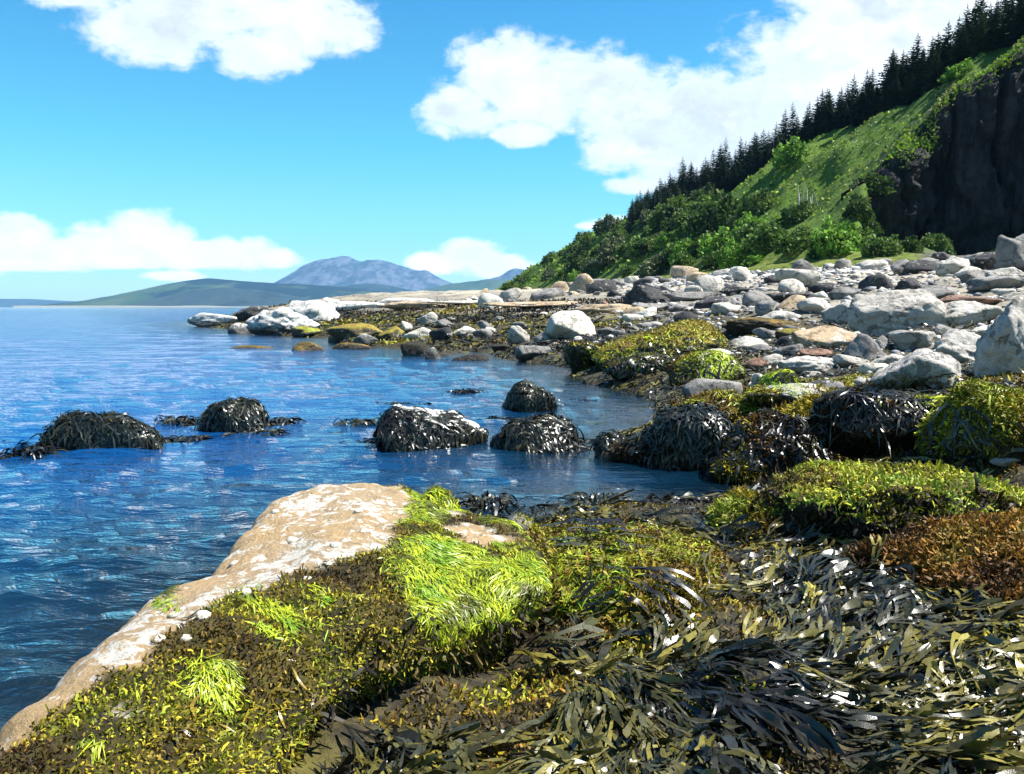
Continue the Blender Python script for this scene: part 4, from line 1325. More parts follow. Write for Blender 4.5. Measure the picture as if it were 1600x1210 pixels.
o, V, F = fg['mid']
layer_turf(o, V, F, 26000, C_TURF_OLIVE[1:] + C_RUST[1:2], None, 0.03, 0.011, 3, 532)
layer_ribbon(o, V, F, 7000, C_HAIR, seen_spots([(930, 880, 70, 60), (1000, 850, 60, 25), (900, 950, 50, 50), (1060, 850, 50, 30)]), 0.06, 0.005, 3, 0.3, 5, 533, 'green_hair_weed', HAIR, 0.012, None, None, 0.3, 1.1, 0.3)
layer_ribbon(o, V, F, 900, C_WRACK, seen_spots([(900, 840, 60, 30), (1000, 905, 60, 25), (1010, 960, 30, 60)]), 0.22, 0.022, 5, 0.4, 3, 534, 'wrack_fronds', WRACK, 0.02, None, lambda p: np.tile((0.9, -0.4, -0.2), (len(p), 1)))
o, V, F = fg['mid2']
layer_turf(o, V, F, 17000, C_TURF_OLIVE[1:] + C_RUST[2:3], lambda p, n: fbm(p * 3, 3, 535) > -0.45, 0.03, 0.011, 3, 536)
layer_ribbon(o, V, F, 700, C_WRACK, seen_spots([(1010, 950, 40, 70), (900, 1010, 60, 30)]), 0.2, 0.022, 5, 0.4, 3, 537, 'wrack_fronds', WRACK, 0.02)
o, V, F = fg['right']
layer_turf(o, V, F, 26000, C_TURF_YEL, lambda p, n: (n[:, 2] + 0.5 * fbm(p * 2.3, 4, 541)) > 0.35, 0.035, 0.012, 2.5, 542)
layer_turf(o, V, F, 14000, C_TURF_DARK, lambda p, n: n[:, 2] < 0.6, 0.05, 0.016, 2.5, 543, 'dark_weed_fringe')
layer_ribbon(o, V, F, 6000, C_HAIR, lambda p, n: (n[:, 2] > 0.45) & (fbm(p * 2.0, 3, 544) > 0.05), 0.08, 0.006, 3, 0.4, 5, 545, 'green_hair_weed', HAIR, 0.014)
o, V, F = fg['rust']
layer_turf(o, V, F, 26000, C_RUST, lambda p, n: n[:, 2] > -0.2, 0.032, 0.011, 3, 551)
layer_ribbon(o, V, F, 500, C_WRACK, lambda p, n: n[:, 2] < 0.2, 0.25, 0.025, 5, 0.7, 3, 552, 'wrack_fronds', WRACK, 0.02)
o, V, F = fg['rightlow']
layer_turf(o, V, F, 14000, C_TURF_OLIVE[1:], None, 0.035, 0.012, 2.5, 556)
layer_ribbon(o, V, F, 500, C_WRACK, lambda p, n: n[:, 2] < 0.5, 0.2, 0.022, 5, 0.6, 3, 557, 'wrack_fronds', WRACK, 0.02)
o, V, F = fg['rightmid']
layer_turf(o, V, F, 8000, C_TURF_OLIVE, None, 0.035, 0.012, 2.5, 558)
layer_ribbon(o, V, F, 300, C_WRACK, lambda p, n: n[:, 2] < 0.5, 0.2, 0.02, 5, 0.6, 3, 559, 'wrack_fronds', WRACK, 0.02)
o, V, F = fg['pale']
layer_turf(o, V, F, 700, C_TURF_YEL, lambda p, n: n[:, 0] + n[:, 2] > 0.9, 0.02, 0.01, 4, 555)

# --- weed on the rocks farther off
def weed_rock(rk, hair=0, turf=0, wrack=0, tcols=C_TURF_OLIVE, wl=0.35, ww=0.03, hmask=None, tmask=None, wmask=None, seed=0):
    o, V, F = rk
    if turf:
        layer_turf(o, V, F, turf, tcols, tmask, 0.045, 0.014, 1.6, seed)
    if hair:
        layer_ribbon(o, V, F, hair * 2, C_HAIR, hmask, 0.14, 0.009, 3, 0.5, 3, seed + 1, 'green_hair_weed', HAIR, 0.02)
    if wrack:
        layer_ribbon(o, V, F, wrack, C_WRACK[:3] + C_WRACK[4:], wmask, wl * 0.8, ww, 5, 0.4, 1.5, seed + 2, 'wrack_fronds', WRACK, 0.03, zmin=-0.02)


UPF = lambda k: (lambda p, n: n[:, 2] + 0.4 * fbm(p * 1.5, 3, 600) > k)
LOW = lambda k: (lambda p, n: n[:, 2] + 0.4 * fbm(p * 1.5, 3, 601) < k)
weed_rock(o_w1, 500, 4500, 900, seed=610, hmask=LOW(0.6), tmask=UPF(0.2), wmask=LOW(0.35))
weed_rock(o_w2, 900, 14000, 1200, [(0.10, 0.08, 0.015), (0.22, 0.18, 0.02), (0.30, 0.27, 0.03), (0.24, 0.22, 0.03)], seed=620, hmask=LOW(0.75), tmask=UPF(0.3), wmask=LOW(0.45))
weed_rock(o_w3, 300, 5000, 1500, C_TURF_OLIVE, seed=630, wmask=LOW(0.9))
weed_rock(o_w4, 2200, 4500, 900, C_TURF_OLIVE[1:], seed=640, hmask=lambda p, n: (n[:, 2] > 0.1) & (p[:, 0] > o_w4[0].location.x - 0.15), wmask=LOW(0.4))
weed_rock(o_w5, 2200, 2500, 500, C_TURF_YEL, seed=650, hmask=UPF(0.25), wmask=LOW(0.3))
weed_rock(o_w6, 0, 2500, 2200, C_TURF_DARK, seed=660, wl=0.28, ww=0.02, wmask=lambda p, n: fbm(p * 1.6, 3, 661) > -0.06, tmask=lambda p, n: fbm(p * 1.6, 3, 661) > -0.1)
weed_rock(o_w7, 0, 600, 1000, C_TURF_DARK, seed=670, wl=0.22, ww=0.02)
MIXW = [C_TURF_DARK[1], C_TURF_DARK[2], C_RUST[0], C_RUST[1], C_TURF_OLIVE[2], C_TURF_OLIVE[3]]
weed_rock(o_w8, 0, 5000, 1300, MIXW[:4], seed=680, wl=0.25, ww=0.018, wmask=lambda p, n: fbm(p * 2.0, 3, 681) > -0.1, tmask=lambda p, n: fbm(p * 1.5, 3, 682) > -0.2)
weed_rock(o_w9, 300, 15000, 1100, MIXW, seed=690, wl=0.25, ww=0.018, hmask=UPF(0.75), wmask=lambda p, n: fbm(p * 1.8, 3, 691) > 0.0)
weed_rock(o_w10, 700, 15000, 700, C_RUST + MIXW, seed=700, wl=0.25, ww=0.018, hmask=lambda p, n: (p[:, 0] > o_w10[0].location.x + 0.2) & (n[:, 2] > 0.1), wmask=LOW(0.3))
weed_rock(o_l1, 400, 9000, 900, MIXW + C_TURF_YEL[1:2], seed=671, wl=0.25, ww=0.018, hmask=lambda p, n: fbm(p * 1.4, 3, 672) > 0.15, wmask=lambda p, n: fbm(p * 1.8, 3, 673) > 0.0, tmask=lambda p, n: fbm(p * 1.6, 3, 674) > -0.12)
weed_rock(o_l2, 300, 5000, 500, MIXW + C_TURF_OLIVE[2:4], seed=676, wl=0.25, ww=0.018, hmask=UPF(0.9), wmask=LOW(0.5), tmask=lambda p, n: fbm(p * 1.6, 3, 677) > 0.0)
weed_rock(o_l3, 500, 9000, 500, MIXW + C_TURF_OLIVE[2:4], seed=678, wl=0.25, ww=0.018, hmask=UPF(0.8), wmask=LOW(0.5), tmask=lambda p, n: fbm(p * 1.6, 3, 679) > -0.2)
weed_rock(o_h1, 300, 1500, 700, C_TURF_OLIVE[1:4], seed=710, wl=0.3, ww=0.018, hmask=lambda p, n: (n[:, 2] > 0.5) & (p[:, 0] < o_h1[0].location.x - 0.45), tmask=lambda p, n: (p[:, 2] < o_h1[0].location.z + 0.25) & (n[:, 2] < 0.5), wmask=lambda p, n: (p[:, 2] < o_h1[0].location.z + 0.22) & (n[:, 2] < 0.6))
weed_rock(o_h2, 250, 13000, 2600, MIXW[:4], seed=720, wl=0.42, ww=0.014, hmask=UPF(0.8), wmask=lambda p, n: fbm(p * 1.3, 3, 721) > -0.08)
weed_rock(o_h3, 3600, 20000, 900, C_TURF_OLIVE[1:] + C_TURF_YEL[1:3], seed=730, wl=0.4, ww=0.025, hmask=lambda p, n: fbm(p * 1.6, 4, 731) + 0.3 * n[:, 2] > 0.2, wmask=LOW(0.2))
for k_, rk in enumerate((o_s1, o_s2, o_s4, o_s5)):
    weed_rock(rk, 0, 1800, 3000, C_TURF_DARK, seed=740 + 10 * k_, wl=0.30, ww=0.017, wmask=lambda p, n: fbm(p * 2.2, 3, 747) > -0.22)
weed_rock(o_s3, 0, 1200, 3600, C_TURF_DARK, seed=790, wl=0.36, ww=0.020, wmask=lambda p, n: ~((n[:, 2] > 0.5) & (p[:, 0] > o_s3[0].location.x - 0.5)), tmask=LOW(0.5))
# the white barnacled cap on the middle sea rock
o, V, F = o_s3
bv, bf = ico(1)
Pp, Nn = sample(V, F, 5200, lambda p, n: (n[:, 2] > 0.55) & (p[:, 0] > o.location.x - 0.45) & (fbm(p * 3, 3, 795) > -0.3), back=-0.9)
q = rng.uniform(0.015, 0.042, len(Pp))
bvv = (bv[None] * q[:, None, None] * np.array([1, 1, 0.6]) + Pp[:, None, :]).reshape(-1, 3)
bff = (bf[None] + (np.arange(len(Pp)) * len(bv))[:, None, None]).reshape(-1, 3)
bc = np.repeat(np.array([(0.62, 0.60, 0.55)]) * rng.uniform(0.7, 1.15, len(Pp))[:, None], len(bv), 0)
link('barnacles', mesh_data('barnacles', bvv - np.array(o.location), bff, STONE, True, bc), o, kind='stuff')

# --- wrack on the ground of the foreground: combed fronds
NV, NF, off_ = [GV], [np.concatenate(NEAR_F[0:2])], len(GV)
NF = [np.concatenate([NEAR_F[0], NEAR_F[1]])]
for nm in ('front', 'frontr', 'lowright', 'mid', 'mid2', 'right', 'rightlow', 'rightmid', 'rust', 'hump'):
    _, V, F = fg[nm]
    NV.append(V)
    NF.append(F + off_)
    off_ += len(V)
NV.append(TV)
NF.append(TRI[:, ::-1] + off_)
NV, NF = np.concatenate(NV), np.concatenate(NF)
fc = NV[NF].mean(1)
sel = (fc[:, 1] < 9.5) & (fc[:, 1] > 1.2) & (np.abs(fc[:, 0]) < 5.5) & (fc[:, 2] > -0.25)
NF = NF[sel]
near_bvh = BVHTree.FromPolygons(NV.tolist(), NF.tolist())


def flow_dir(Pp):
    a = R(-28) + fbm(Pp * np.array([0.9, 0.9, 0]), 2, 801) * 2.6
    return np.stack([np.cos(a), np.sin(a), np.full(len(Pp), -0.1)], 1)


GRF = np.concatenate([NEAR_F[0], NEAR_F[1]])
flat_parts = [(GV, GRF)] + [(fg[nm][1], fg[nm][2]) for nm in ('front', 'frontr', 'lowright')]
WV, WF, o_ = [], [], 0
for v_, f_ in flat_parts:
    WV.append(v_)
    WF.append(f_ + o_)
    o_ += len(v_)
WV, WF = np.concatenate(WV), np.concatenate(WF)


def near_mask(Pp, Nn):
    return (Pp[:, 1] < 8.5) & (Pp[:, 1] > 1.45) & (Pp[:, 2] > 0.03) & (Pp[:, 0] > -0.95) & (np.abs(Pp[:, 0]) < 0.75 * Pp[:, 1] + 0.4)


fc = WV[WF].mean(1)
WF = WF[(fc[:, 1] < 9) & (fc[:, 1] > 1.3) & (fc[:, 2] > 0.0) & (np.abs(fc[:, 0]) < 0.78 * fc[:, 1] + 0.4) & (fc[:, 0] > -1.0)]
Pp, Nn = sample(WV, WF, 13500, near_mask, 1.9, 0.02, -0.2)


def not_buried(Pq):
    rc = near_bvh.ray_cast
    dn = Vector((0, 0, -1))
    k = np.ones(len(Pq), bool)
    for i, (x_, y_, z_) in enumerate(Pq.tolist()):
        h_ = rc(Vector((x_, y_, 3.0)), dn)
        if h_[0] is not None and h_[0].z > z_ + 0.03:
            k[i] = False
    return k


k_ = not_buried(Pp) & (fbm(Pp * np.array([2.6, 2.6, 0]), 3, 805) > -0.10)
Pp, Nn = Pp[k_], Nn[k_]
order = np.argsort(np.linalg.norm(Pp - np.array([0.4, 0, CAM_H]), axis=1))
Pp, Nn = Pp[order], Nn[order]
n = len(Pp)
dist = np.linalg.norm(Pp - np.array([0, 0, CAM_H]), axis=1)
T = flow_dir(Pp) + rng.normal(size=(n, 3)) * 0.36
L = rng.uniform(0.13, 0.44, n)
lay = rng.random(n)
path, nr_ = drape(Pp, Nn, T, L, 6, near_bvh, 0.010 + 0.040 * lay, 0.25, 0.16)
path[:, -1] += nr_[:, -1] * (rng.random(n) * 0.03)[:, None]
col = palette(Pp, C_WRACK[:3] + C_WRACK_OL[1:] + C_WRACK[:2] + C_WRACK[4:], 1.5, 811, 0.32)
FRS = fronds(path, nr_, L, rng.uniform(0.42, 0.85, n) * np.where(rng.random(n) < 0.12, 1.5, 1.0), col, col * 1.7 + np.array([0.006, 0.006, 0.002]))
uu, vv = pix(path[:, 3])
hero = [i for i in range(n) if -20 < uu[i] < 1620 and vv[i] < 1240 and vv[i] > 985 and lay[i] > 0.3][:300]
hs = set(hero)
fw = np.where(rng.random(n) < 0.5, 1.0, 1.0)
ORD = ['leftmost', 'second from the left', 'third from the left', 'fourth from the left', 'fifth from the left', 'sixth from the left', 'rightmost']
rows = [[i for i in hero if vv[i] >= np.median(vv[hero])], [i for i in hero if vv[i] < np.median(vv[hero])]]
for rname, row in zip(('bottom row at the frame edge', 'second row behind the bottom one'), rows):
    row = sorted(row, key=lambda i: uu[i])
    for k_, part in enumerate(np.array_split(np.array(row), 7)):
        ctr = Pp[part].mean(0)
        e = link('wrack_clump', None, None, tuple(ctr))
        tag(e, 'dark forked wrack clump, %s in the %s' % (ORD[k_], rname), 'seaweed', 'wrack clumps combed over the foreground rocks')
        for i in part:
            v_, f_, c_ = FRS[i]
            link('frond', mesh_data('frond', v_ - ctr, f_, WRACK, True, c_), e)
v_, f_, c_ = join([FRS[i] for i in range(n) if i not in hs])
wb = link('seaweed_bed', mesh_data('seaweed_bed', v_, f_, WRACK, True, c_))
tag(wb, 'bed of dark olive wrack fronds combed over the foreground rocks', 'seaweed', kind='stuff')
# small mossy and rusty weed between the wrack
Pm, Nm = sample(WV, WF, 60000, lambda p, q_: near_mask(p, q_) & ((fbm(p * 1.6, 4, 821) > 0.14) | (fbm(p * np.array([2.6, 2.6, 0]), 3, 805) < -0.04)), 1.7, 0.02, -0.2)
k_ = not_buried(Pm)
Pm, Nm = Pm[k_], Nm[k_]
v_, f_, c_ = blades(Pm, Nm, rng.uniform(0.015, 0.045, len(Pm)), np.maximum(0.010, 0.0016 * np.linalg.norm(Pm, axis=1)), palette(Pm, C_TURF_DARK + C_TURF_OLIVE[1:4] + C_RUST[1:3] + C_TURF_YEL[2:3], 2.2, 823, 0.35))
wb = link('weed_turf', mesh_data('weed_turf', v_, f_, TURF, True, c_))
tag(wb, 'short olive and rust weed turf growing between the wrack fronds', 'seaweed', kind='stuff')

fc = GV[GRF].mean(1)
GB = GRF[(fc[:, 1] > 6.0) & (fc[:, 1] < 16) & (fc[:, 0] > 1.5) & (fc[:, 0] < 0.62 * fc[:, 1] + 0.5) & (fc[:, 2] > 0.02) & (fc[:, 2] < 1.35)]
Pm, Nm = sample(GV, GB, 26000, lambda p, q_: fbm(p * 0.9, 4, 825) > -0.18, 1.7, 0.02, -0.3)
v_, f_, c_ = blades(Pm, Nm, rng.uniform(0.03, 0.08, len(Pm)), 0.0019 * np.linalg.norm(Pm, axis=1), palette(Pm, C_TURF_DARK + C_RUST[:2] + C_TURF_OLIVE[2:4] + C_TURF_YEL[2:3], 0.8, 827, 0.4))
wb = link('bank_weed', mesh_data('bank_weed', v_, f_, TURF, True, c_))
tag(wb, 'mottled brown and olive weed turf on the bank right of the pool', 'seaweed', kind='stuff')

# --- dark wrack along the waterline of the beach
ang = rng.uniform(R(-24), R(38), 60000)
rr = np.exp(rng.uniform(math.log(6.5), math.log(75), 60000))
x, y = np.sin(ang) * rr, np.cos(ang) * rr
z, sd, sg = beach_z(x, y)
m_ = (sd > -0.15) & (z < 1.25 + 0.5 * fbm2(x, y, 0.3, 3, 831)) & (fbm2(x, y, 0.5, 4, 833) > -0.15 + 0.25 * sst(z, 0.3, 1.2)) & ((y > 8) | (x > 1.6))
x, y, z = x[m_][:15000], y[m_][:15000], z[m_][:15000]
n = len(x)
a = rng.uniform(0, 6.28, n)
dist = np.hypot(x, y)
L = np.maximum(0.22, dist * 0.010) * rng.uniform(0.6, 1.4, n)
K = 3
path = np.zeros((n, K + 1, 3))
for k_ in range(K + 1):
    qx, qy = x + np.cos(a) * L * k_ / K, y + np.sin(a) * L * k_ / K
    path[:, k_] = np.stack([qx, qy, beach_z(qx, qy)[0] + 0.02 + rng.random(n) * (0.05 + 0.0015 * dist)], 1)
    a = a + rng.normal(0, 0.5, n)
nr_ = np.broadcast_to(np.array([0, 0, 1.0]), path.shape)
P0 = np.stack([x, y, z], 1)
col = palette(P0, C_WRACK + C_WRACK_OL[:3], 0.5, 841, 0.35)
v_, f_, c_ = ribbons(path, nr_, np.maximum(0.022, dist * 0.0022) * rng.uniform(0.6, 1.4, n), [0.6, 1, 1, 0.4], col, col * 1.4, 0.7)
wb = link('seaweed', mesh_data('seaweed', v_, f_, WRACK, True, c_))
tag(wb, 'dark wrack strewn along the waterline of the beach and inlet', 'seaweed', kind='stuff')


ang = rng.uniform(R(-22), R(9), 40000)
rr = np.exp(rng.uniform(math.log(26), math.log(110), 40000))
x, y = np.sin(ang) * rr, np.cos(ang) * rr
z, sd, sg = beach_z(x, y)
m_ = (sd > 0.2) & (z < 2.0) & (sg < -3) & (fbm2(x, y, 0.22, 4, 851) > -0.12)
P0 = np.stack([x, y, z], 1)[m_][:16000]
dist = np.hypot(P0[:, 0], P0[:, 1])
v_, f_, c_ = blades(P0, np.tile((0, 0, 1.0), (len(P0), 1)), dist * 0.0035 * rng.uniform(0.6, 1.4, len(P0)), dist * 0.0022, palette(P0, C_TURF_DARK[:3] + [(0.09, 0.06, 0.015), (0.16, 0.12, 0.02), (0.24, 0.22, 0.02)], 0.16, 853, 0.4))
wb = link('ledge_weed', mesh_data('ledge_weed', v_, f_, TURF, True, c_))
tag(wb, 'golden brown and dark weed covering the low ledges of the far point', 'seaweed', kind='stuff')


# --- weed that breaks the water surface
def kelp(px, py, wpx, n, label, seed, hgt=0.07):
    rg = np.random.default_rng(seed)
    c = at(px, py, 0.0)
    half = wpx / 2 / FPX * c[1]
    n = n * 2
    P0 = np.stack([c[0] + rg.normal(0, 0.5, n) * half, c[1] + rg.normal(0, 0.4, n) * half, np.full(n, -0.04)], 1)
    a = rg.uniform(0, 6.28, n)
    L = rg.uniform(0.12, 0.36, n)
    K = 6
    s = np.linspace(0, 1, K + 1)
    path = P0[:, None, :] + np.stack([np.cos(a), np.sin(a), a * 0], 1)[:, None, :] * (L[:, None] * s[None, :])[:, :, None]
    path[:, :, 2] += np.sin(s * 3.0)[None, :] * (hgt * 0.65 * rg.uniform(0.3, 1.6, n))[:, None]
    nr_ = np.broadcast_to(np.array([0, 0, 1.0]), path.shape)
    col = palette(P0, C_WRACK[:3], 3, seed, 0.3)
    v_, f_, c_ = ribbons(path, nr_, rg.uniform(0.012, 0.035, n), [0.4, 0.5, 0.7, 1, 1, 0.8, 0.3], col, None, 0.9)
    o = link('kelp', mesh_data('kelp', v_ - c, f_, WRACK, True, c_), loc=tuple(c))
    tag(o, label, 'seaweed')


kelp(48, 712, 46, 60, 'black kelp knot breaking the water at the far left, lower one', 901, 0.13)
kelp(60, 700, 22, 26, 'small kelp tuft just right of the lower left knot', 902, 0.12)
kelp(32, 685, 44, 26, 'flat kelp fronds floating at the left edge of the frame', 903, 0.03)
kelp(288, 660, 56, 60, 'arched kelp stalks between the two left sea rocks', 904, 0.12)
kelp(300, 684, 60, 60, 'kelp fringe floating in front of the gap between left rocks', 905, 0.05)
kelp(435, 660, 40, 60, 'kelp loops right of the peaked sea rock', 906, 0.10)
kelp(462, 646, 50, 36, 'thin kelp strands floating beyond the kelp loops', 907, 0.03)
kelp(520, 652, 40, 40, 'flat dark kelp in mid water between the rock groups', 908, 0.03)
kelp(566, 664, 44, 70, 'dark kelp heap left of the white topped sea rock', 909, 0.12)
kelp(522, 676, 26, 22, 'lone kelp scrap left of the kelp heap', 910, 0.03)
kelp(625, 632, 70, 60, 'kelp spread behind the white topped sea rock', 911, 0.05)
kelp(728, 612, 40, 50, 'kelp tuft behind the gap of the middle rocks', 912, 0.09)
kelp(878, 634, 30, 36, 'kelp trailing right of the rounded wrack mound', 913, 0.04)
kelp(920, 624, 36, 36, 'kelp scrap floating in the bright inlet water', 914, 0.04)
kelp(905, 700, 60, 44, 'kelp strands between the spreading mound and the pool bank', 915, 0.05)
kelp(775, 655, 40, 40, 'kelp caught between the middle sea rocks', 916, 0.06)
kelp(880, 690, 80, 70, 'kelp skirt at the right foot of the spreading mound', 917, 0.06)
kelp(235, 690, 70, 60, 'kelp skirt at the right foot of the broad sea rock', 922, 0.06)
kelp(95, 694, 60, 50, 'kelp skirt at the left foot of the broad sea rock', 923, 0.06)
kelp(410, 676, 60, 60, 'kelp at the right foot of the peaked sea rock', 924, 0.06)
kelp(600, 690, 60, 60, 'kelp at the left foot of the white topped sea rock', 925, 0.06)
kelp(935, 690, 60, 60, 'kelp linking the spreading mound with the shore', 926, 0.05)
kelp(490, 662, 50, 30, 'scattered kelp specks in the gap between rock groups', 927, 0.02)
kelp(760, 792, 50, 60, 'dark kelp behind the green hump of the near shore', 918, 0.12)
kelp(930, 785, 80, 60, 'twiggy kelp standing in the pool behind the mossy boulder', 919, 0.10)
kelp(1060, 800, 120, 130, 'dark kelp mass at the near end of the pool', 920, 0.12)
kelp(375, 690, 36, 18, 'yellowish weed scrap floating below the peaked sea rock', 921, 0.03)

# ------------------------------------------------------------------ stones of the beach
OCCA = np.array(OCC)
st_mats = [GREY, PALE, CREAM, DARK, TANR, RED]
st_mesh = {}
for mi, mt in enumerate(st_mats):
    for k_ in range(3):
        P_, F_ = rock_shape(3, 1000 + mi * 7 + k_, 12 + 8 * (k_ % 2), 9, 0.08, 0.05)
        st_mesh[(mi, k_)] = mesh_data('stone', (P_ - np.array([0, 0, 0.3])) * np.array([1, 0.75, 0.5 + 0.12 * (k_ % 2)]), F_, mt, True)
ang = rng.uniform(R(-4), R(38), 9000)
rr = np.exp(rng.uniform(math.log(9), math.log(95), 9000))
x, y = np.sin(ang) * rr, np.cos(ang) * rr
z, sd, sg = beach_z(x, y)
okm = (sd > 0.8) & (sg < -0.5) & (z > 0.35) & (fbm2(x, y, 0.12, 3, 861) > -0.28)
x, y, z = x[okm], y[okm], z[okm]
placed = []
WORDS = {0: 'grey', 1: 'pale', 2: 'cream', 3: 'black', 4: 'tan', 5: 'reddish'}
count = 0
for i in range(len(x)):
    px_size = 13 + 48 * random.random() ** 2.6
    dia = px_size / FPX * y[i]
    if ((OCCA[:, 0] - x[i]) ** 2 + (OCCA[:, 1] - y[i]) ** 2 < (OCCA[:, 2] * 0.75 + dia * 0.4) ** 2).any():
        continue
    if any((a - x[i]) ** 2 + (b - y[i]) ** 2 < (r_ + dia * 0.45) ** 2 for a, b, r_ in placed):
        continue
    placed.append((x[i], y[i], dia * 0.45))
    mi = random.choices(range(6), (30, 24, 14, 20, 7, 5))[0]
    o = link('stone', st_mesh[(mi, random.randrange(3))], loc=(x[i], y[i], z[i]))
    o.rotation_euler = (random.uniform(-0.25, 0.25), random.uniform(-0.25, 0.25), random.uniform(0, 6.28))
    o.scale = (dia, dia * random.uniform(0.8, 1.2), dia * random.uniform(0.75, 1.15))
    zone = 'lower beach near the weed' if z[i] < 1.2 else ('middle beach among the boulders' if z[i] < 2.6 else 'upper beach below the grass')
    tag(o, 'small %s stone lying on the %s' % (WORDS[mi], zone), 'stone', '%s stones on the %s' % (WORDS[mi], zone))
    count += 1
    if count >= 290:
        break

# cobbles too small to count
cv_, cf_ = ico(1)
shapes = []
for k_ in range(6):
    P_ = (rock_shape(1, 700 + k_, 20, 8, 0.10, 0.0)[0] - np.array([0, 0, 0.5])) * np.array([2, 1.6, 1.15])
    shapes.append(P_)
n0 = 17000
ang = rng.uniform(R(-18), R(39), n0)
rr = np.exp(rng.uniform(math.log(8), math.log(110), n0))
x, y = np.sin(ang) * rr, np.cos(ang) * rr
z, sd, sg = beach_z(x, y)
okm = (sd > 0.5) & (sg < -0.3) & (z > 0.3 + 0.3 * fbm2(x, y, 0.4, 3, 871)) & ~((x < 0.11 * y) & (y > 30) & (fbm2(x, y, 0.15, 3, 873) > -0.5)) & ~((x < 12) & (y > 75))
x, y, z = x[okm], y[okm], z[okm]
n = len(x)
sc_ = y / FPX * rng.uniform(1.6, 4.6, n) * (1 + 1.6 * rng.random(n) ** 4)
a = rng.uniform(0, 6.28, n)
Vc = np.zeros((n, len(cv_), 3))
sh = rng.integers(0, 6, n)
for k_ in range(6):
    q = sh == k_
    p_ = shapes[k_][None] * sc_[q][:, None, None]
    ca, sa = np.cos(a[q])[:, None], np.sin(a[q])[:, None]
    Vc[q] = np.stack([p_[:, :, 0] * ca - p_[:, :, 1] * sa, p_[:, :, 0] * sa + p_[:, :, 1] * ca, p_[:, :, 2] * rng.uniform(0.7, 1.2, q.sum())[:, None]], 2)
Vc += np.stack([x, y, z + sc_ * 0.05], 1)[:, None, :]
Fc = (cf_[None] + (np.arange(n) * len(cv_))[:, None, None]).reshape(-1, 3)
pal = np.array([(0.50, 0.48, 0.44), (0.36, 0.35, 0.34), (0.22, 0.22, 0.235), (0.10, 0.10, 0.105), (0.56, 0.53, 0.46), (0.30, 0.21, 0.15)])
cc = pal[rng.choice(6, n, p=(0.22, 0.22, 0.2, 0.2, 0.11, 0.05))] * rng.uniform(0.8, 1.15, n)[:, None]
o = link('cobbles', mesh_data('cobbles', Vc.reshape(-1, 3), Fc, STONE, True, np.repeat(cc, len(cv_), 0)))
tag(o, 'grey and cream cobbles and pebbles filling the beach between boulders', 'cobbles', kind='stuff')

# ------------------------------------------------------------------ hillside plants
def leaf_quads(Pp, Nn, size, col, up=0.4):
    n = len(Pp)
    d = unit(rng.normal(size=(n, 3)) + Nn * 0.6 + np.array([0, 0, up]))
    s = unit(np.cross(d, rng.normal(size=(n, 3))))
    L = (size * rng.uniform(0.6, 1.3, n))[:, None]
    w_ = L * 0.42
    V = np.stack([Pp, Pp + d * L * 0.5 - s * w_, Pp + d * L, Pp + d * L * 0.5 + s * w_], 1).reshape(-1, 3)
    return V, np.arange(n * 4).reshape(n, 4), np.repeat(col, 4, 0)


# bracken and grass on the slope
n0 = 230000
ang = rng.uniform(R(-2), R(40), n0)
rr = np.exp(rng.uniform(math.log(36), math.log(330), n0))
x, y = np.sin(ang) * rr, np.cos(ang) * rr
z, sg, e = hill_z(x, y)
zn = hill_z(x, y, False)[0]
z = np.where((e < -0.3) & (e > -7), np.maximum(z, zn), z)
okm = (sg > -0.8 + 0.8 * fbm2(x, y, 0.4, 3, 77)) & (sg < 42) & ~((e > 1.0) & (x / y > 0.455)) & ((e < 0) | (sg < 24))
x, y, z, sg = x[okm], y[okm], z[okm], sg[okm]
n = len(x)
dist = np.hypot(x, y)
P0 = np.stack([x, y, z], 1)
g = [(0.040, 0.075, 0.010), (0.085, 0.16, 0.014), (0.13, 0.24, 0.018), (0.17, 0.27, 0.020), (0.19, 0.25, 0.035)]
col = palette(P0 * np.array([1, 1, 1]), g, 0.09, 881, 0.3)
strip_ = (sg < 6)[:, None]
col = np.where(strip_, palette(P0, [(0.09, 0.13, 0.02), (0.15, 0.18, 0.03), (0.19, 0.20, 0.045)], 0.3, 883, 0.2), col)
size = np.maximum(0.2, dist * 0.0030) * np.where(sg < 6, 0.7, 1.0) * rng.uniform(0.6, 1.3, n)
nrm_ = np.tile(np.array([-0.4, -0.3, 0.85]), (n, 1))
v_, f_, c_ = leaf_quads(P0, nrm_ * 0.3, size, col, 0.25)
o = link('bracken', mesh_data('bracken', v_, f_, LEAF, True, c_))
tag(o, 'bright green bracken and grass covering the slope', 'bracken', kind='stuff')

# fringe of grass and ivy along the cliff edge
k_ = rng.integers(20, len(CLX) - 3, 9000)
inn = rng.uniform(-1.6, 1.4, 9000)
P0 = np.stack([CLX[k_] - CLNX[k_] * inn, CLY[k_] - CLNY[k_] * inn, CLZ[k_] + 0.1 + np.where(inn < 0, inn * 1.1 * rng.random(9000), 0.1 * inn)], 1)
v_, f_, c_ = leaf_quads(P0, np.tile((-0.3, -0.6, 0.4), (9000, 1)), rng.uniform(0.12, 0.34, 9000), palette(P0, g[1:] + [(0.2, 0.2, 0.08)], 0.4, 885, 0.3), 0.3)
o = link('grass', mesh_data('grass', v_, f_, LEAF, True, c_))
tag(o, 'grass and ivy hanging over the cliff edge', 'grass', kind='stuff')


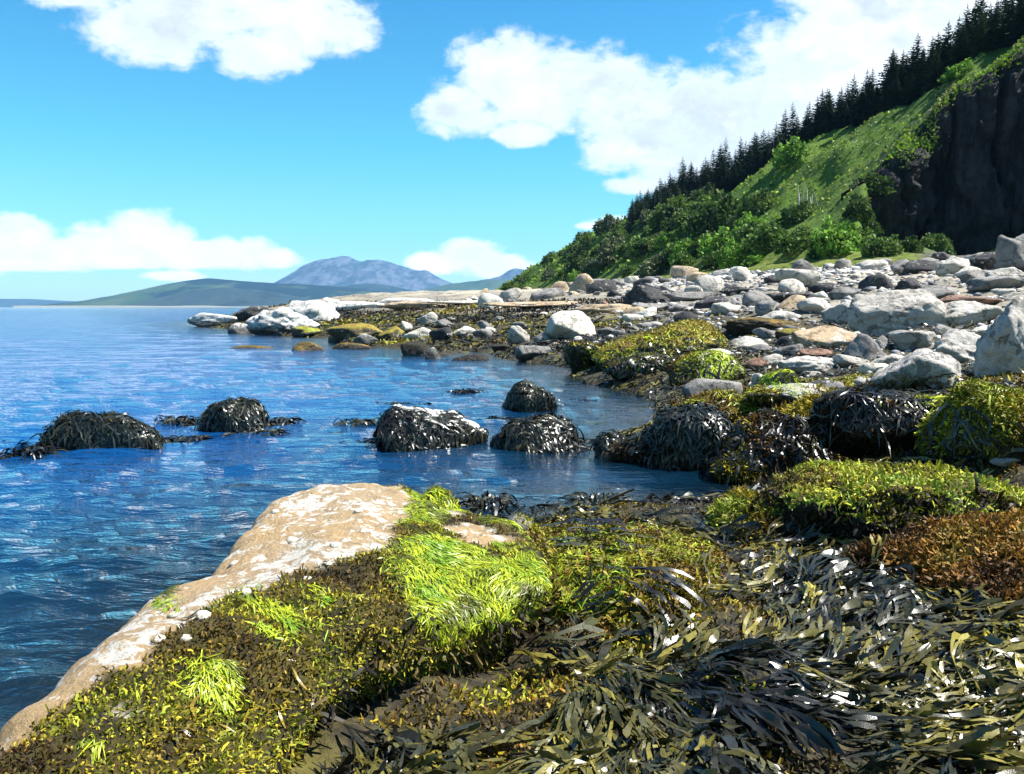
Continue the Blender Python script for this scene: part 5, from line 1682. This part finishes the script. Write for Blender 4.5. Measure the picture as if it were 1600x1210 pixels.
def shrub_mesh(seed, cols, n=1900):
    rg = np.random.default_rng(seed)
    d = unit(rg.normal(size=(n, 3)))
    d[:, 2] = np.abs(d[:, 2]) * 0.9
    lump = 1 + 0.30 * vnoise(d * 2.4 + seed, seed) + 0.15 * vnoise(d * 6 + seed, seed + 1)
    rad = lump * rg.uniform(0.72, 1.0, n) ** 0.6
    P_ = d * rad[:, None] * np.array([0.5, 0.5, 0.72])
    c = palette(P_ * 3, cols, 1.0, seed, 0.28)
    return mesh_data('foliage', *leaf_quads(P_, d, np.full(n, 0.085), c, 0.2)[:2], LEAF, True, np.repeat(c, 4, 0))


def stem_mesh():
    V, F = [], []
    for k_ in range(5):
        a = k_ * 1.26
        tip = np.array([math.cos(a) * 0.28, math.sin(a) * 0.28, 0.5])
        b = len(V)
        for q in range(3):
            an = q * 2.1
            V.append((math.cos(an) * 0.02, math.sin(an) * 0.02, -0.15))
        for q in range(3):
            an = q * 2.1
            V.append((tip[0] + math.cos(an) * 0.008, tip[1] + math.sin(an) * 0.008, tip[2]))
        for q in range(3):
            F.append((b + q, b + (q + 1) % 3, b + 3 + (q + 1) % 3, b + 3 + q))
    return mesh_data('stems', np.array(V), np.array(F), BARK)


SH = [('dark', shrub_mesh(1, [(0.0210, 0.0450, 0.0120), (0.0480, 0.0930, 0.0180), (0.0825, 0.1350, 0.0240)])), ('dark', shrub_mesh(2, [(0.0240, 0.0480, 0.0135), (0.0570, 0.1050, 0.0210), (0.0825, 0.1200, 0.0300)])),
      ('mid green', shrub_mesh(3, [(0.0375, 0.0750, 0.0150), (0.0750, 0.1425, 0.0240), (0.1125, 0.1875, 0.0330)])), ('mid green', shrub_mesh(4, [(0.0300, 0.0675, 0.0150), (0.0675, 0.1275, 0.0270), (0.1200, 0.1800, 0.0450)])),
      ('bright green', shrub_mesh(5, [(0.0750, 0.1650, 0.0225), (0.1350, 0.2700, 0.0300), (0.1800, 0.3300, 0.0450)])), ('grey green', shrub_mesh(6, [(0.0600, 0.0825, 0.0375), (0.1050, 0.1350, 0.0600), (0.1500, 0.1800, 0.0900)]))]
STEMS = stem_mesh()


def hill_hit(px, py):
    d = ray(px, py)
    t = np.exp(np.linspace(math.log(30), math.log(420), 3000))
    x, y, z = d[0] * t, d[1] * t, CAM_H + d[2] * t
    hz_, sg_, e_ = hill_z(x, y)
    bad = z < np.where(sg_ > -1, hz_, beach_z(x, y)[0])
    k = np.argmax(bad)
    return np.array([x[k], y[k], z[k]]) if bad.any() else None


def shrub(P_, dia, kind, label, group=None):
    e = link('shrub', None, None, (P_[0], P_[1], P_[2] - 0.1 * dia))
    e.rotation_euler = (0, 0, random.uniform(0, 6.28))
    e.scale = (dia, dia * random.uniform(0.8, 1.2), dia * random.uniform(0.75, 1.1))
    tag(e, label, 'shrub', group)
    link('foliage', SH[kind][1], e)
    link('stems', STEMS, e)


for px, py, wpx, kd, lab in ((1030, 428, 66, 5, 'big grey green willow shrub at the foot of the slope beside the beach'),
                             (996, 388, 40, 4, 'tall bright green ivy clad shrub standing out of the slope'),
                             (1130, 395, 70, 4, 'bright green bush between dark thorn shrubs low on the slope'),
                             (1312, 392, 74, 4, 'broad lime green bush left of the cliff hollow'),
                             (1250, 345, 60, 3, 'bush around the bare white stems under the bracken slope'),
                             (1120, 372, 100, 0, 'broadest dark thorn bush in the middle of the slope'),
                             (1060, 352, 64, 0, 'dark thorn bush below the left end of the tree row'),
                             (1240, 255, 60, 4, 'pale green broadleaf bush at the edge of the spruces'),
                             (1500, 120, 46, 4, 'fresh green bush on the cliff top below the spruces'),
                             (1200, 390, 60, 2, 'bushy mid green shrub under the bare stems'),
                             (930, 428, 50, 1, 'dark shrub at the left foot of the slope by a grass patch'),
                             (1400, 275, 70, 1, 'dark scrub on the shaded brow left of the cliff'),
                             (1360, 300, 60, 1, 'dark scrub hanging above the cliff hollow'),
                             (1342, 335, 46, 1, 'dark scrub on the upper left lip of the cliff hollow'),
                             (1352, 362, 44, 0, 'dark thorn bush half way down the left lip of the cliff hollow'),
                             (1346, 388, 52, 2, 'mid green bush at the lower left corner of the cliff hollow'),
                             (1378, 402, 56, 3, 'leafy bush on the grass in front of the cliff hollow'),
                             (1420, 398, 44, 1, 'small dark bush on the grass right of the cliff hollow'),
                             (1395, 250, 44, 3, 'green scrub on the cliff edge above its left corner'),
                             (1440, 215, 46, 2, 'green scrub spilling over the diagonal cliff edge'),
                             (800, 452, 30, 3, 'lowest green bush at the far left end of the slope'),
                             (1460, 395, 50, 3, 'leafy clump growing at the foot of the cliff')):
    g_ = hill_hit(px, py)
    if g_ is not None:
        shrub(g_, wpx / FPX * g_[1], kd, lab)
cnt = 0
taken = []
while cnt < 75:
    px = random.uniform(812, 1345)
    py = random.uniform(250, 448)
    base = np.interp(px, [800, 900, 1000, 1100, 1200, 1345], [452, 440, 428, 420, 410, 398])
    top = np.interp(px, [800, 900, 1000, 1100, 1160, 1220, 1345], [440, 390, 335, 320, 320, 345, 345])
    if py > base or py < top:
        continue
    g_ = hill_hit(px, py)
    if g_ is None:
        continue
    dia = random.uniform(24, 62) / FPX * g_[1] * min(1.0, 0.45 + (px - 812) / 260)
    if px > 1190 and random.random() < 0.55:
        continue
    if any((g_[0] - a) ** 2 + (g_[1] - b) ** 2 < ((r_ + dia) * 0.28) ** 2 for a, b, r_ in taken):
        cnt += 0.2
        continue
    taken.append((g_[0], g_[1], dia))
    kd = random.choices(range(6), (16, 15, 24, 20, 13, 12))[0]
    where = 'left end of the slope' if px < 960 else ('middle of the slope' if px < 1180 else 'slope left of the cliff')
    shrub(g_, dia, kd, '%s shrub among others on the %s' % (SH[kd][0], where), '%s shrubs on the %s' % (SH[kd][0], where))
    cnt += 1


# ------------------------------------------------------------------ spruces on the crest
def spruce_mesh(seed):
    rg = np.random.default_rng(seed)
    V, F, C = [], [], []
    lv = 30
    for k_ in range(lv):
        t_ = k_ / (lv - 1)
        zc = 0.07 + 0.90 * t_
        rad = 0.27 * (1 - t_) ** 0.78 + 0.012
        nb = int(9 - 4 * t_)
        a0 = rg.uniform(0, 6.28)
        for b in range(nb):
            a = a0 + b * 6.283 / nb + rg.normal(0, 0.22)
            r_ = rad * rg.uniform(0.62, 1.15)
            d = np.array([math.cos(a), math.sin(a), 0])
            s = np.array([-d[1], d[0], 0])
            z1 = zc + rg.normal(0, 0.008)
            up = 0.30 * t_ - 0.16
            shade = math.exp(rg.normal(0, 0.25))
            base = np.array([0, 0, z1])
            for q in range(4):
                f0, f1 = q / 4.2, (q + 1.25) / 4.2
                w_ = r_ * (0.30 - 0.05 * q) * rg.uniform(0.8, 1.2) + 0.006
                dz0, dz1 = up * r_ * f0 - 0.10 * r_ * f0 * (1 - f0), up * r_ * f1 + 0.05 * r_ * f1 * f1
                p0 = base + d * r_ * f0 + np.array([0, 0, dz0])
                p1 = base + d * r_ * f1 + np.array([0, 0, dz1])
                m0 = (p0 * 0.4 + p1 * 0.6)
                i0 = len(V)
                dr = np.array([0, 0, -0.35 * w_ * rg.uniform(0.3, 1.6)])
                V += [p0, m0 - s * w_ + dr, p1, m0 + s * w_ + dr]
                F.append((i0, i0 + 1, i0 + 2, i0 + 3))
                cc = np.array([(0.016, 0.034, 0.016), (0.022, 0.040, 0.016), (0.014, 0.032, 0.018), (0.028, 0.046, 0.018), (0.016, 0.030, 0.014)][seed % 5]) * shade * (0.8 + 0.5 * f1)
                C += [cc] * 4
    i0 = len(V)
    for q in range(4):
        a = q * 1.57
        V += [(0.004 * math.cos(a), 0.004 * math.sin(a), 0.94), (0.006 * math.cos(a + 1), 0.006 * math.sin(a + 1), 0.955), (0, 0, 1.03), (0.004 * math.cos(a + 1.5), 0.004 * math.sin(a + 1.5), 0.945)]
        F.append((i0 + 4 * q, i0 + 4 * q + 1, i0 + 4 * q + 2, i0 + 4 * q + 3))
        C += [np.array([0.03, 0.05, 0.02])] * 4
    return mesh_data('crown', np.array(V, float), np.array(F), NEEDLE, False, np.array(C))


def trunk_mesh():
    V, F = [], []
    for k_ in range(5):
        zc = -0.06 + k_ * 0.24
        r_ = 0.016 * (1 - k_ / 4.6)
        for q in range(6):
            V.append((r_ * math.cos(q * 1.047), r_ * math.sin(q * 1.047), zc))
    for k_ in range(4):
        for q in range(6):
            F.append((k_ * 6 + q, k_ * 6 + (q + 1) % 6, k_ * 6 + 6 + (q + 1) % 6, k_ * 6 + 6 + q))
    return mesh_data('trunk', np.array(V), np.array(F), BARK)


SPR = [spruce_mesh(70 + k_) for k_ in range(5)]
TRK = trunk_mesh()


def treeline(y):
    return np.interp(y, [40, 75, 110, 128, 150, 172, 200, 260, 330], [29, 29, 28, 24, 19, 17, 24, 25, 24])


tree_spots = []
tries = 0
while len(tree_spots) < 330 and tries < 20000:
    tries += 1
    y_ = math.exp(random.uniform(math.log(62), math.log(255)))
    depth_in = random.random() ** 1.7 * 9 - 1.5
    sgt = treeline(y_) + depth_in
    # walk from the foot line to the wanted distance up the slope
    fy = np.array([p[1] for p in FOOT])
    fx = np.array([p[0] for p in FOOT])
    x_ = np.interp(y_, fy, fx) + sgt * 1.12
    u_ = 800 + x_ / y_ * FPX
    if u_ < 985 or u_ > 1720:
        continue
    if any((a - x_) ** 2 + (b - y_) ** 2 < (0.95 + 0.0045 * y_) ** 2 for a, b, _ in tree_spots):
        continue
    tree_spots.append((x_, y_, depth_in))
TX = np.array(tree_spots)
tz, tsg, te = hill_z(TX[:, 0], TX[:, 1])
for i, (x_, y_, dd) in enumerate(tree_spots):
    if te[i] > -1.5:
        continue
    h_ = random.choice((random.uniform(5.0, 8.6), random.uniform(6.0, 7.4), random.uniform(3.6, 6))) * (0.82 + 0.03 * min(dd, 8))
    if y_ > 170:
        h_ *= 0.85
    e = link('spruce_tree', None, None, (x_, y_, tz[i] - 0.2))
    e.rotation_euler = (random.uniform(-0.03, 0.03), random.uniform(-0.03, 0.03), random.uniform(0, 6.28))
    wd = h_ * random.uniform(0.95, 1.35)
    e.scale = (wd, wd, h_)
    where = next(w_ for lim, w_ in ((1040, 'far left end of the crest row'), (1110, 'low left part of the crest row'), (1205, 'dark gully where the spruces come lowest'), (1290, 'crest behind the pale green bush'), (1380, 'crest over the bright bracken slope'), (1460, 'crest left of the cliff top'), (9999, 'crest above the cliff at the right')) if 800 + x_ / y_ * FPX < lim)
    tag(e, 'dark spruce tree standing on the %s' % where, 'tree', 'spruces on the %s' % where)
    link('crown', SPR[i % 5], e)
    link('trunk', TRK, e)

# bare pale stems in the bush under the bracken slope
g_ = hill_hit(1262, 335)
if g_ is not None:
    V, F = [], []
    for k_ in range(9):
        a, lean = random.uniform(0, 6.28), random.uniform(0.1, 0.5)
        b = len(V)
        h_ = random.uniform(1.6, 3.0)
        ox, oy = random.uniform(-1, 1), random.uniform(-1, 1)
        for lvl in range(4):
            f_ = lvl / 3
            r_ = 0.07 * (1 - 0.7 * f_)
            cxx, cyy = ox + math.cos(a) * lean * h_ * f_ ** 1.5, oy + math.sin(a) * lean * h_ * f_ ** 1.5
            for q in range(5):
                V.append((cxx + r_ * math.cos(q * 1.257), cyy + r_ * math.sin(q * 1.257), h_ * f_ - 0.2))
        for lvl in range(3):
            for q in range(5):
                F.append((b + lvl * 5 + q, b + lvl * 5 + (q + 1) % 5, b + lvl * 5 + 5 + (q + 1) % 5, b + lvl * 5 + 5 + q))
    m, t = new_mat('pale_bark')
    finish(t, m, (0.36, 0.34, 0.30), 0.9, t.noise(None, 8, 3), 0.5)
    o = link('bare_shrub', mesh_data('bare_shrub', np.array(V), np.array(F), m), loc=tuple(g_))
    tag(o, 'leafless pale stems sticking out of the bush under the bracken', 'shrub')

# ------------------------------------------------------------------ air
m = bpy.data.materials.new('air')
m.use_nodes = True
t = NT(m.node_tree)
vol = t.n('ShaderNodeVolumePrincipled', {'Color': (0.26, 0.58, 1.0, 1), 'Density': 6.5e-5})
t.n('ShaderNodeOutputMaterial', {'Volume': vol.outputs[0]})
m.cycles.homogeneous_volume = True
x0, x1, y0, y1, z0, z1 = -9500, 9500, -120, 9900, -3.4, 640
cv_ = np.array([(x, y, z) for z in (z0, z1) for y in (y0, y1) for x in (x0, x1)], float)
cf_ = np.array([(0, 2, 3, 1), (4, 5, 7, 6), (0, 1, 5, 4), (2, 6, 7, 3), (0, 4, 6, 2), (1, 3, 7, 5)])
hz_o = link('haze', mesh_data('haze', cv_, cf_, m, False), kind='stuff')
